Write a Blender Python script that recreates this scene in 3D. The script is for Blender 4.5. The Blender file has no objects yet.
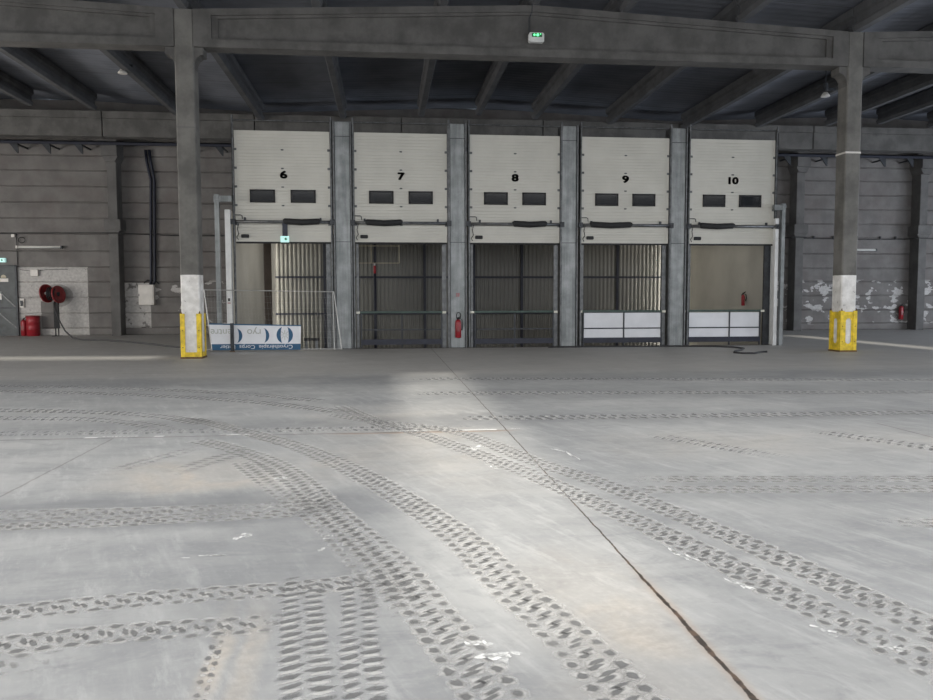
import bpy, bmesh, math, random
from mathutils import Vector, Matrix
random.seed(7)
S = bpy.context.scene
COL = S.collection
PI = math.pi

# ------------------------------------------------------------------ node helper
class V:
    """a float/vector socket with arithmetic"""
    def __init__(s, m, sock): s.m = m; s.s = sock
    def _b(s, op, o, rev=False):
        a, b = (o, s) if rev else (s, o)
        return s.m.math(op, a, b)
    def __add__(s, o): return s._b('ADD', o)
    __radd__ = __add__
    def __sub__(s, o): return s._b('SUBTRACT', o)
    def __rsub__(s, o): return s._b('SUBTRACT', o, True)
    def __mul__(s, o): return s._b('MULTIPLY', o)
    __rmul__ = __mul__
    def __truediv__(s, o): return s._b('DIVIDE', o)
    def __neg__(s): return s * -1.0
    def __lt__(s, o): return s._b('LESS_THAN', o)
    def __gt__(s, o): return s._b('GREATER_THAN', o)
    def abs(s): return s.m.math('ABSOLUTE', s)
    def fract(s): return s.m.math('FRACT', s)
    def max(s, o): return s._b('MAXIMUM', o)
    def min(s, o): return s._b('MINIMUM', o)
    def sqrt(s): return s.m.math('SQRT', s)

class Mat:
    def __init__(s, name, rough=0.7, metal=0.0):
        s.mat = bpy.data.materials.new(name); s.mat.use_nodes = True
        s.t = s.mat.node_tree; s.n = s.t.nodes; s.l = s.t.links
        s.bsdf = s.n['Principled BSDF']
        s.bsdf.inputs['Roughness'].default_value = rough
        s.bsdf.inputs['Metallic'].default_value = metal
        tc = s.n.new('ShaderNodeNewGeometry')
        s.pos = tc.outputs['Position']
        sep = s.n.new('ShaderNodeSeparateXYZ'); s.l.new(s.pos, sep.inputs[0])
        s.x, s.y, s.z = (V(s, sep.outputs[i]) for i in range(3))
    def put(s, inp, v):
        if isinstance(v, V): s.l.new(v.s, inp)
        elif hasattr(v, 'is_output'): s.l.new(v, inp)
        else: inp.default_value = v
    def math(s, op, a, b=None):
        n = s.n.new('ShaderNodeMath'); n.operation = op
        s.put(n.inputs[0], a)
        if b is not None: s.put(n.inputs[1], b)
        return V(s, n.outputs[0])
    def ss(s, v, a, b):
        """smoothstep a->b"""
        n = s.n.new('ShaderNodeMapRange'); n.interpolation_type = 'SMOOTHSTEP'
        s.put(n.inputs[0], v); s.put(n.inputs[1], a); s.put(n.inputs[2], b)
        n.inputs[3].default_value = 0; n.inputs[4].default_value = 1
        return V(s, n.outputs[0])
    def band(s, v, a, b, e=0.05):
        return s.ss(v, a - e, a + e) * (1 - s.ss(v, b - e, b + e))
    def vec(s, x, y, z=0.0):
        n = s.n.new('ShaderNodeCombineXYZ')
        for i, v in enumerate((x, y, z)): s.put(n.inputs[i], v)
        return n.outputs[0]
    def noise(s, scale, detail=4, rough=0.55, vec=None, dist=0.0):
        n = s.n.new('ShaderNodeTexNoise'); n.inputs['Scale'].default_value = scale
        n.inputs['Detail'].default_value = detail; n.inputs['Roughness'].default_value = rough
        n.inputs['Distortion'].default_value = dist
        s.l.new(vec if vec is not None else s.pos, n.inputs['Vector'])
        return V(s, n.outputs['Fac'])
    def mix(s, f, a, b):
        n = s.n.new('ShaderNodeMix'); n.data_type = 'RGBA'
        s.put(n.inputs[0], f)
        for i, c in ((6, a), (7, b)):
            if isinstance(c, tuple): n.inputs[i].default_value = (*c, 1)
            else: s.l.new(c, n.inputs[i])
        return n.outputs[2]
    def color(s, c):
        if isinstance(c, tuple): s.bsdf.inputs['Base Color'].default_value = (*c, 1)
        else: s.l.new(c, s.bsdf.inputs['Base Color'])
    def bump(s, h, dist=0.01, strength=0.5):
        n = s.n.new('ShaderNodeBump'); n.inputs['Strength'].default_value = strength
        n.inputs['Distance'].default_value = dist
        s.put(n.inputs['Height'], h); s.l.new(n.outputs[0], s.bsdf.inputs['Normal'])

def simple(name, c, rough=0.6, metal=0.0, var=0.15, scale=3.0, bump=0.0):
    m = Mat(name, rough, metal)
    f = m.noise(scale, 5)
    lo = tuple(k * (1 - var) for k in c); hi = tuple(min(1, k * (1 + var)) for k in c)
    m.color(m.mix(m.ss(f, .3, .7), lo, hi))
    if bump: m.bump(m.noise(scale * 12, 4), 0.01, bump)
    return m.mat

def emit(name, c, k):
    m = Mat(name); m.color(c)
    m.bsdf.inputs['Emission Color'].default_value = (*c, 1)
    m.bsdf.inputs['Emission Strength'].default_value = k
    return m.mat

# ------------------------------------------------------------------ mesh helper
class MB:
    def __init__(s): s.v = []; s.f = []
    def add(s, vs, fs):
        k = len(s.v); s.v += [tuple(p) for p in vs]; s.f += [tuple(i + k for i in f) for f in fs]; return s
    def box(s, x0, x1, y0, y1, z0, z1):
        vs = [(x, y, z) for x in (x0, x1) for y in (y0, y1) for z in (z0, z1)]
        return s.add(vs, [(0, 1, 3, 2), (4, 6, 7, 5), (0, 4, 5, 1), (2, 3, 7, 6), (0, 2, 6, 4), (1, 5, 7, 3)])
    def prism(s, poly, a0, a1, axis='y'):
        """polygon (two coords) extruded along axis"""
        def P(u, w, a): return {'y': (u, a, w), 'x': (a, u, w), 'z': (u, w, a)}[axis]
        n = len(poly)
        vs = [P(u, w, a0) for u, w in poly] + [P(u, w, a1) for u, w in poly]
        fs = [tuple(range(n)), tuple(range(2 * n - 1, n - 1, -1))]
        fs += [(i, i + n, (i + 1) % n + n, (i + 1) % n) for i in range(n)]
        return s.add(vs, fs)
    def tube(s, pts, r, n=10, cap=True):
        pts = [Vector(p) for p in pts]; rings = []
        up = Vector((0, 0, 1)); last = None
        for i, p in enumerate(pts):
            d = (pts[min(i + 1, len(pts) - 1)] - pts[max(i - 1, 0)]).normalized()
            if last is None:
                a = up.cross(d)
                if a.length < .01: a = Vector((1, 0, 0)).cross(d)
            else: a = last - d * last.dot(d)
            a.normalize(); last = a; b = d.cross(a)
            rr = r[i] if isinstance(r, (list, tuple)) else r
            rings.append([p + (a * math.cos(t) + b * math.sin(t)) * rr for t in (2 * PI * k / n for k in range(n))])
        vs = [q for g in rings for q in g]
        fs = [(i * n + k, i * n + (k + 1) % n, (i + 1) * n + (k + 1) % n, (i + 1) * n + k) for i in range(len(pts) - 1) for k in range(n)]
        if cap: fs += [tuple(range(n - 1, -1, -1)), tuple((len(pts) - 1) * n + k for k in range(n))]
        return s.add(vs, fs)
    def lathe(s, prof, c, ax=(0, 0, 1), n=20):
        """prof: (radius, distance along ax)"""
        ax = Vector(ax).normalized(); c = Vector(c)
        return s.tube2([c + ax * h for _, h in prof], [max(r, .0005) for r, _ in prof], ax, n)
    def tube2(s, pts, rs, ax, n):
        a = Vector((0, 0, 1)).cross(ax)
        if a.length < .01: a = Vector((1, 0, 0))
        a.normalize(); b = ax.cross(a)
        vs = [p + (a * math.cos(2 * PI * k / n) + b * math.sin(2 * PI * k / n)) * r for p, r in zip(pts, rs) for k in range(n)]
        fs = [(i * n + k, i * n + (k + 1) % n, (i + 1) * n + (k + 1) % n, (i + 1) * n + k) for i in range(len(pts) - 1) for k in range(n)]
        fs += [tuple(range(n - 1, -1, -1)), tuple((len(pts) - 1) * n + k for k in range(n))]
        return s.add(vs, fs)

ORG = {}
def obj(name, mb, mat, parent=None, org=None, label=None, cat=None, group=None, kind=None, smooth=False, bevel=0):
    if parent is not None: org = ORG[parent.name]
    if org is None: org = (0, 0, 0)
    me = bpy.data.meshes.new(name)
    me.from_pydata([tuple(a - b for a, b in zip(p, org)) for p in mb.v], [], mb.f)
    bm = bmesh.new(); bm.from_mesh(me); bmesh.ops.recalc_face_normals(bm, faces=bm.faces)
    bm.to_mesh(me); bm.free()
    me.materials.append(mat)
    if smooth:
        for p in me.polygons: p.use_smooth = len(p.vertices) == 4
    o = bpy.data.objects.new(name, me); COL.objects.link(o)
    if parent is not None: o.parent = parent
    else: o.location = org
    ORG[o.name] = org
    if bevel:
        b = o.modifiers.new('bevel', 'BEVEL'); b.width = bevel; b.segments = 2; b.limit_method = 'ANGLE'
    if label: o['label'] = label
    if cat: o['category'] = cat
    if group: o['group'] = group
    if kind: o['kind'] = kind
    return o
def thing(name, org, label, cat, group=None):
    o = bpy.data.objects.new(name, None); COL.objects.link(o); o.location = org
    o.empty_display_size = .3
    o['label'] = label; o['category'] = cat
    if group: o['group'] = group
    ORG[o.name] = org
    return o
def struct(name, mb, mat, **k): return obj(name, mb, mat, kind='structure', **k)
def text(name, s, size, pos, mat, parent, rot180=False, bold=0.0, width=None, depth=.004, align='CENTER'):
    """flat lettering facing -Y, turned into a mesh part"""
    cu = bpy.data.curves.new(name, 'FONT'); cu.body = s; cu.size = size; cu.align_x = align; cu.align_y = 'CENTER'
    cu.extrude = depth
    t = bpy.data.objects.new('tmp', cu); COL.objects.link(t)
    bpy.context.view_layer.update()
    me = bpy.data.meshes.new_from_object(t.evaluated_get(bpy.context.evaluated_depsgraph_get()))
    bpy.data.objects.remove(t); bpy.data.curves.remove(cu)
    if bold:      # heavier strokes: the same letters laid over each other, slightly shifted
        src = me; bm = bmesh.new()
        for dx, dy in ((-1, -1), (1, -1), (-1, 1), (1, 1), (0, 0), (-1.3, 0), (1.3, 0), (0, 1.3), (0, -1.3)):
            c_ = src.copy(); c_.transform(Matrix.Translation((dx * bold, dy * bold, 0))); bm.from_mesh(c_); bpy.data.meshes.remove(c_)
        bm.to_mesh(src); bm.free()
    M = Matrix.Rotation(PI / 2, 4, 'X')
    if rot180: M = Matrix.Rotation(PI, 4, 'Y') @ M
    me.transform(M)
    xs = [v.co.x for v in me.vertices]
    if width and xs:
        k = width / (max(xs) - min(xs)); me.transform(Matrix.Diagonal((k, 1, 1, 1)))
    org = ORG[parent.name]
    me.transform(Matrix.Translation(Vector(pos) - Vector(org)))
    me.materials.clear(); me.materials.append(mat)
    o = bpy.data.objects.new(name, me); COL.objects.link(o); o.parent = parent; ORG[o.name] = org
    return o

# ------------------------------------------------------------------ camera
f, pi_, ya, ro = 779.98, 0.0666, 0.1039, 0.0026
cy, sy, cp, sp = math.cos(ya), math.sin(ya), math.cos(pi_), math.sin(pi_)
fwd = Vector((sy * cp, cy * cp, -sp)); rt = Vector((cy, -sy, 0)); up = rt.cross(fwd)
r2 = rt * math.cos(ro) - up * math.sin(ro); u2 = rt * math.sin(ro) + up * math.cos(ro)
cam = bpy.data.cameras.new('camera'); cam.sensor_width = 36; cam.lens = f * 36 / 933; cam.clip_end = 300
co = bpy.data.objects.new('camera', cam); COL.objects.link(co)
M = Matrix((r2, u2, -fwd)).transposed().to_4x4(); M.translation = (0, 0, 1.6)
co.matrix_world = M; S.camera = co

# ------------------------------------------------------------------ materials
def concrete(name, c, rough=.85, var=.22, streak=.15, paint=None):
    m = Mat(name, rough)
    a = m.noise(1.3, 6, .6); b = m.noise(14, 4, .6)
    st = m.noise(5, 4, .6, m.vec(m.x * 1.0, m.y * 1.0, m.z * .12))
    k = m.ss(a, .25, .75) * .6 + b * .25 + st * .3
    lo = tuple(q * (1 - var) for q in c); hi = tuple(min(1, q * (1 + var)) for q in c)
    col = m.mix(m.ss(k, .2, .95), lo, hi)
    if paint: col = paint(m, col)
    m.color(col); m.bump(m.noise(40, 4) * .6 + a * .4, .006, .35)
    return m.mat
M_COL = None
def column_paint(m, col):
    chips = m.ss(m.noise(7, 5, .65), .30, .36)
    zz = m.z + (m.noise(9, 3) - .5) * .02
    on = m.ss(zz, 2.245, 2.23) if False else (1 - m.ss(zz, 2.225, 2.24))
    dirt = m.ss(m.noise(3.5, 6, .65), .35, .75)
    wh = m.mix(dirt, (.58, .56, .53), (.82, .80, .77))
    return m.mix(on * (chips * .8 + .2), col, wh)
M_COLUMN = concrete('column_concrete', (.125, .12, .11), var=.3, paint=column_paint)
M_BEAM = concrete('beam_concrete', (.092, .088, .083), var=.3)
M_PURLIN = concrete('purlin_concrete', (.085, .086, .09))
M_PILASTER = concrete('pilaster_concrete', (.11, .106, .102))

def wall_paint(m, col):
    # painted areas of the back wall, worn where the paint has come off
    n1 = m.noise(2.2, 5, .6); n2 = m.noise(1.1, 4, .55); n3 = m.noise(9, 4)
    full = m.band(m.x, -15.93, -13.0, .01) * (1 - m.ss(m.z, 3.0, 3.02))
    hole = m.band(m.x, -15.0, -14.25, .015) * m.band(m.z, .3, 1.5, .02)
    ring = 1 - m.ss((((m.x + 14.3) * (m.x + 14.3)) * .9 + (m.z - 1.75) * (m.z - 1.75) * 1.6).sqrt(), .62, .65)
    a = full * (1 - hole) * (1 - ring * .55) * (m.ss(m.noise(4, 6, .7), .34, .40) * .75 + .25)
    full2 = m.band(m.x, -11.55, -10.35, .02) * (1 - m.ss(m.z, 2.3, 2.32)) * m.ss(m.z, .3, .32)
    b = full2 * m.ss(n1, .36, .44)
    # torn remains of the same coat further along
    pz = m.band(m.z, .3, 2.4, .08)
    c1 = m.ss(m.noise(1.3, 5, .55, m.vec(m.x * 1.0, 0.0, m.z * 1.7)), .545, .56)
    tor = pz * (m.x > -10.35) * (c1 * (m.x > 10) + m.ss(m.noise(1.6, 5, .55, m.vec(m.x * 1.0, 3.0, m.z * 1.7)), .60, .615) * (m.x < 10))
    k = a.max(b).max(tor) * (m.ss(m.noise(5, 5, .7), .2, .5) * .4 + .6)
    white = m.mix(m.ss(n3, .3, .8), (.38, .365, .35), (.52, .50, .48))
    col = m.mix(m.ss(n2, .4, .75) * .35, col, (.12, .095, .088))
    return m.mix(k, col, white)
M_WALL = concrete('wall_concrete', (.152, .143, .136), var=.18, paint=wall_paint)

m = Mat('galvanised_steel', .42, .55)
a = m.noise(2.2, 5, .6); st = m.noise(9, 3, .6, m.vec(m.x, m.y, m.z * .06)); sp_ = m.noise(60, 2)
m.color(m.mix(m.ss(a * .5 + st * .4 + sp_ * .15, .35, .75), (.13, .14, .14), (.30, .31, .31)))
m.l.new((m.noise(6, 3) * .25 + .35).s, m.bsdf.inputs['Roughness'])
M_GALV = m.mat
M_FENCE = simple('fence_tube', (.36, .36, .35), .4, .3, .1, 8)
M_TRACK = simple('track_steel', (.11, .113, .115), .45, .6, .3, 8)
M_DARK = simple('dark_steel', (.030, .033, .038), .5, .3, .3, 6)
M_NAVY = simple('navy_steel', (.014, .016, .028), .5, .2, .2, 6)
M_GREEN = simple('green_rail_paint', (.035, .06, .05), .5, .2, .2, 6)
M_BLACK = simple('black_rubber', (.012, .012, .013), .75, 0, .3, 12)
M_WPOST = simple('white_post_paint', (.62, .62, .61), .5, 0, .1, 2)
M_DOOR = simple('cream_door_panel', (.49, .475, .425), .45, 0, .05, 1.2)
M_CAP = simple('cream_cap', (.60, .58, .50), .5)
M_BARW = simple('white_infill_sheet', (.62, .625, .65), .4, 0, .06, 2)
M_YEL = simple('yellow_guard_paint', (.66, .47, .02), .5, 0, .25, 7)
M_RUST = simple('rusty_brown_steel', (.13, .075, .03), .8, .2, .4, 20)
M_RED = simple('red_paint', (.27, .012, .02), .4, 0, .15, 8)
M_DRED = simple('dark_red_disc_paint', (.20, .02, .022), .45, 0, .2, 8)
M_BEIGE = simple('beige_recess_wall', (.40, .385, .345), .8, 0, .08, .8, .1)
M_SHEET = simple('olive_grey_sheet', (.16, .156, .14), .45, .2, .12, .6)
M_INKW = simple('white_plastic', (.62, .62, .60), .5)
M_CREAMB = simple('cream_box', (.60, .57, .53), .5, 0, .08)
M_INK = simple('black_ink', (.01, .01, .01), .7)
M_CABLE = simple('black_cable', (.02, .02, .022), .6)
M_CABG = simple('dark_grey_hose', (.05, .05, .052), .6)
M_DOORG = simple('dark_door_sheet', (.045, .05, .052), .5, .3, .25, 3)
M_BANW = simple('banner_white', (.66, .67, .70), .55, 0, .04)
M_BANB = simple('banner_blue', (.010, .075, .16), .55, 0, .08)
M_BANG = simple('banner_grey_ink', (.38, .40, .36), .6)
M_RODY = simple('cream_rod', (.42, .38, .28), .6)
M_GREENS = emit('lit_green_sign', (.15, .9, .35), 1.6)
M_PALES = emit('lit_pale_sign', (.50, .80, .76), .55)
M_DARKGREEN = simple('green_sign_face', (.02, .16, .06), .4)
m = Mat('window_glass', .08); m.color((.02, .022, .025)); m.bsdf.inputs['Specular IOR Level'].default_value = .8
M_GLASS = m.mat
m = Mat('tube_glass', .3); m.color((.55, .55, .52)); M_TUBE = m.mat

# roof deck
m = Mat('roof_deck', .75)
rib = m.ss((m.y / .333).fract(), .0, .12) * (1 - m.ss((m.y / .333).fract(), .5, .62))
seam = m.band((m.y / 2.4).fract(), .0, .012, .004)
c = m.mix(m.ss(m.noise(.7, 5), .3, .7), (.135, .145, .17), (.19, .20, .23))
m.color(m.mix(seam, c, (.05, .05, .055))); m.bump(rib, .02, .5)
M_ROOF = m.mat

# ------------------------------------------------------------------ floor material: dusty slab with tyre prints
m = Mat('floor_slab', .55)
x, y = m.x, m.y
wob = m.noise(2.0, 3)
big = m.noise(.35, 5, .6); mid = m.noise(1.6, 6, .62); fine = m.noise(22, 4, .65)
strk = m.noise(3.0, 5, .65, m.vec(x * 3.2 + y * 1.2, y * .35 - x * .1))
strx = m.noise(1.5, 5, .65, m.vec(x * .12, y * 2.6))
mott = m.noise(6, 6, .7)
# plain scuffed dark bands
smear = m.band(y + (wob - .5) * .5, 5.55, 6.45, .25) * (1 - m.ss(x, -.4, .3)) * .75
smear = smear.max(m.band(y + (wob - .5) * .3 + x * .1, 6.1, 6.95, .12) * m.ss(x, 1.9, 2.8) * .55)
smear = smear.max(m.ss(x * -1 + (mid - .5), -.1, .3) * m.ss(x, -1.6, -.6) * m.band(y, 3.9, 6.3, .4) * .5)
smear = smear.max(m.band(y + (wob - .5) * .4, 9.6, 10.5, .3) * .45)
smear = smear.max(m.band(y + (wob - .5) * .8, 12.0, 13.6, .3) * .4 * m.ss(x, .0, 2))
smear = smear.max(m.band(y + (wob - .5) * .8, 14.6, 16.2, .4) * .5)
# dust
dustn = m.ss(m.noise(.9, 6, .62, dist=.6), .46, .66)
dz = (m.band(x + (wob - .5) * .5, .75, 1.35, .25) * m.band(y, 2.4, 4.6, .5) * .8)
dz = dz.max(m.band(x + (wob - .5) * .15 + (y - 3.3) * .05, -.67, -.56, .035) * m.band(y, 2.3, 4.1, .3))
dz = dz.max(m.band(x + (wob - .5) * .15 + (y - 3.3) * .05, -.80, -.72, .03) * m.band(y, 2.3, 4.1, .3) * .8)
dz = dz.max(m.band(y + (wob - .5) * 1.0, 6.7, 7.9, .4) * m.band(x, -2.4, -.9, .4) * .9)
dz = dz.max(m.band(x + (wob - .5) * 1.0, -.9, 1.2, .5) * m.band(y, 6.6, 11.5, .8) * .35)
dz = dz.max(m.band(x + (wob - .5) * 1.0, 2.4, 6.5, .5) * m.band(y, 7.4, 8.8, .4) * .3)
dust = dz * (dustn * .7 + .3)
base = m.mix(m.ss(big * .45 + mid * .35 + strx * .2, .32, .68), (.25, .255, .262), (.40, .40, .395))
base = m.mix(m.ss(strk, .45, .8) * .5, base, (.47, .47, .468))
base = m.mix(m.ss(mott, .5, .72) * .4, base, (.21, .215, .22))
base = m.mix(m.ss(m.noise(1.2, 7, .7, m.vec(x * 1.0, y * 2.2), .8), .50, .62) * .35, base, (.20, .205, .215))
base = m.mix(m.ss(m.noise(2.2, 7, .75, m.vec(x * 2.4 + y * .9, y * .6, 4.0)), .52, .68) * .45, base, (.50, .50, .495))
base = m.mix(m.ss(fine, .5, .8) * .3, base, (.48, .47, .455))
far = m.ss(y + (big - .5) * 3, 14.5, 17.5) * (1 - m.ss(y, 40, 60))
base = m.mix(far * .55, base, (.38, .36, .335))
dustcol = m.mix(m.ss(fine, .3, .7), (.44, .38, .31), (.56, .50, .43))
base = m.mix(dust * .75, base, dustcol)
base = m.mix(smear * (m.ss(strx, .3, .6) * .5 + .5) * .85, base, (.15, .155, .165))
# white paint flecks and the broken painted line
fl = m.ss(m.noise(2.3, 5, .75, m.vec(x * 1.0, y * .5)), .715, .73)
fl = fl.max(m.band(y, 9.30, 9.37, .01) * m.ss(m.noise(1.4, 2, .5, m.vec(x, 0.0)), .56, .58) * (1 - m.ss(x, 1.6, 1.7)))
base = m.mix(fl * .85, base, (.74, .74, .73))
# joints between the slabs
jw = m.noise(5, 5, .7)
jx = (x - 1.452 + (jw - .5) * .035).abs()
open_ = 1 - m.ss(y, 3.7, 4.8)
wj = open_ * (m.ss(m.noise(4, 5, .7), .3, .7) * .013) + .003
j1 = 1 - m.ss(jx - wj, 0.0, .006)
j2 = (1 - m.ss((y - 9.28 + (jw - .5) * .03).abs(), .008, .022)) * (1 - m.ss(x, 1.42, 1.5)) 
j3 = (1 - m.ss((x + 3.12 + (jw - .5) * .04).abs(), .006, .018)) * (1 - m.ss(y, 9.2, 9.3)) * .5
j4 = (1 - m.ss((x - 6.2 + (jw - .5) * .03).abs(), .006, .018)) * (1 - m.ss(y, 9.2, 9.3)) * .8
j5 = (1 - m.ss((y - 17.3 + (jw - .5) * .03).abs(), .008, .03)) * .5
jt = m.mix(m.ss(m.noise(9, 3), .45, .6), (.035, .027, .022), (.11, .072, .052))
base = m.mix((1 - m.ss((y - 9.24 + (jw - .5) * .1).abs(), .02, .08)) * m.band(x, -.6, 1.5, .2) * .6, base, (.30, .21, .15))
base = m.mix((1 - m.ss(jx, .01, .06)) * open_ * .35, base, (.38, .27, .18))
base = m.mix(j1.max(j2.max(j3).max(j4).max(j5) * .75), base, jt)
m.color(base)
m.bump(m.noise(22, 4, .65) * .3 + m.noise(1.6, 5) * .3, .006, .5)
m.l.new((m.noise(1.2, 4) * .3 + .42).s, m.bsdf.inputs['Roughness'])
M_FLOOR = m.mat

# ------------------------------------------------------------------ setting
XL, XR, YB, YF = -24.0, 33.0, 36.0, -12.0
DY = 24.92                                   # where the slab ends at the docks
RX0, RX1 = -4.70, 12.92                      # inner faces of the dock recess
b = MB()
b.box(XL, XR, YF, DY, -.3, 0); b.box(XL, RX0 - .25, DY, YB + .3, -.3, 0); b.box(RX1 + .25, XR, DY, YB + .3, -.3, 0)
struct('floor', b, M_FLOOR)

# ------------------------------------------------------------------ tyre prints: thin dust marks on the slab
class Blobs:
    def __init__(s): s.v = []; s.f = []; s.c = []
    def blob(s, cx, cy_, ax, ay, ang, z, k=1.0, n=10, soft=.55, jit=.25):
        b0 = len(s.v); ca, sa = math.cos(ang), math.sin(ang)
        s.v.append((cx, cy_, z)); s.c.append(k)
        js = [1 + random.uniform(-jit, jit) for _ in range(n)]
        for rr, kk in ((1 - soft, k), (1.0 + soft * .4, 0.0)):
            for i in range(n):
                a_ = 2 * PI * i / n; u = math.cos(a_) * ax * rr * js[i]; w = math.sin(a_) * ay * rr * js[i]
                s.v.append((cx + u * ca - w * sa, cy_ + u * sa + w * ca, z)); s.c.append(kk)
        for i in range(n):
            j = (i + 1) % n
            s.f += [(b0, b0 + 1 + i, b0 + 1 + j), (b0 + 1 + i, b0 + 1 + n + i, b0 + 1 + n + j, b0 + 1 + j)]
    def strip(s, pts, W, z, k=1.0):
        """soft edged ribbon along pts"""
        b0 = len(s.v); n = len(pts)
        for i, (p, d) in enumerate(pts):
            e = min(1, min(i, n - 1 - i) / 3)
            nx, ny = -d[1], d[0]
            for q, kk in ((-.62, 0), (-.46, k), (.46, k), (.62, 0)):
                s.v.append((p[0] + nx * q * W, p[1] + ny * q * W, z)); s.c.append(kk * e)
        for i in range(n - 1):
            for q in range(3):
                a_ = b0 + i * 4 + q; s.f.append((a_, a_ + 1, a_ + 5, a_ + 4))
    def build(s, name, mat):
        me = bpy.data.meshes.new(name); me.from_pydata(s.v, [], s.f)
        at = me.attributes.new('print_strength', 'FLOAT', 'POINT'); at.data.foreach_set('value', s.c)
        me.materials.append(mat)
        o = bpy.data.objects.new(name, me); COL.objects.link(o); o['kind'] = 'structure'; o.parent = bpy.data.objects['floor']
        return o
def print_mat(name, c, thr=(.25, .6), alpha=.9):
    m = Mat(name, .8); m.color(m.mix(m.noise(18, 4), tuple(q * .75 for q in c), tuple(min(1, q * 1.25) for q in c)))
    at = m.n.new('ShaderNodeAttribute'); at.attribute_name = 'print_strength'
    a_ = V(m, at.outputs['Fac']); n_ = m.noise(1.1, 4, .6) * .6 + m.noise(30, 5, .75) * .5
    m.l.new((m.ss(a_ * .6 + n_ * 1.0, .62, 1.15) * m.ss(a_, .0, .5) * alpha).s, m.bsdf.inputs['Alpha'])
    return m.mat
DK, LT, WH = Blobs(), Blobs(), Blobs()
def catmull(P, step):
    P = [P[0]] + list(P) + [P[-1]]; out = []
    for i in range(1, len(P) - 2):
        for q in range(24):
            t_ = q / 24; p = []
            for d in (0, 1):
                a0, a1, a2, a3 = P[i - 1][d], P[i][d], P[i + 1][d], P[i + 2][d]
                p.append(.5 * (2 * a1 + (a2 - a0) * t_ + (2 * a0 - 5 * a1 + 4 * a2 - a3) * t_ ** 2 + (3 * a1 - a0 - 3 * a2 + a3) * t_ ** 3))
            out.append(tuple(p))
    out.append(P[-2])
    res = []; acc = 0; last = out[0]
    for p in out[1:]:
        L = math.dist(last, p)
        while acc + L >= step and L > 1e-9:
            f_ = (step - acc) / L; q = (last[0] + (p[0] - last[0]) * f_, last[1] + (p[1] - last[1]) * f_)
            res.append((q, ((p[0] - last[0]) / L, (p[1] - last[1]) / L))); L -= step - acc; last = q; acc = 0
        acc += L; last = p
    return res
def track(P, L, W, kind='z', k=1.0, ribbon=.5, skew=1, z=0.0):
    pts = catmull(P, L); n = len(pts)
    if ribbon: LT.strip(pts, W * 1.08, .0012 + z, ribbon)
    for i, (p, d) in enumerate(pts):
        fade = k * min(1, (min(i, n - 1 - i) + 1) / 4) * random.uniform(.75, 1.05)
        an = math.atan2(d[1], d[0]); nx, ny = -d[1], d[0]
        def at(u, w): return p[0] + d[0] * u + nx * w, p[1] + d[1] * u + ny * w
        if kind == 'z':
            for sd, ph in ((-1, .0), (1, .45)):
                q = at((ph + random.uniform(-.04, .04)) * L, sd * W * .385)
                LT.blob(*q, L * .56, W * .21, an, .0015 + z, fade)
                DK.blob(*q, L * .36, W * .125, an, .002 + z, fade)
            q = at(.22 * L, 0); LT.blob(*q, L * .56, W * .30, an, .0015 + z, fade)
            for du in (-.2, .2):
                q = at((.22 + du) * L, -du * W * .25)
                DK.blob(*q, W * .23, L * .17, an + PI / 2 + .40 * skew, .002 + z, fade)
            if random.random() < .75:
                q = at(.22 * L, 0); DK.blob(*q, L * .22, W * .05, an + .5 * skew, .002 + z, fade)
        else:
            for sd in (-1, 1):
                q = at((.25 * sd) * L, sd * W * .25)
                DK.blob(*q, W * .28, L * .29, an + PI / 2 - sd * .12 + .22 * skew, .002 + z, fade, n=8)
                LT.blob(*at((.25 * sd + .45) * L, sd * W * .25), W * .27, L * .22, an + PI / 2 - sd * .12 + .22 * skew, .0015 + z, fade, n=8)
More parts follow.
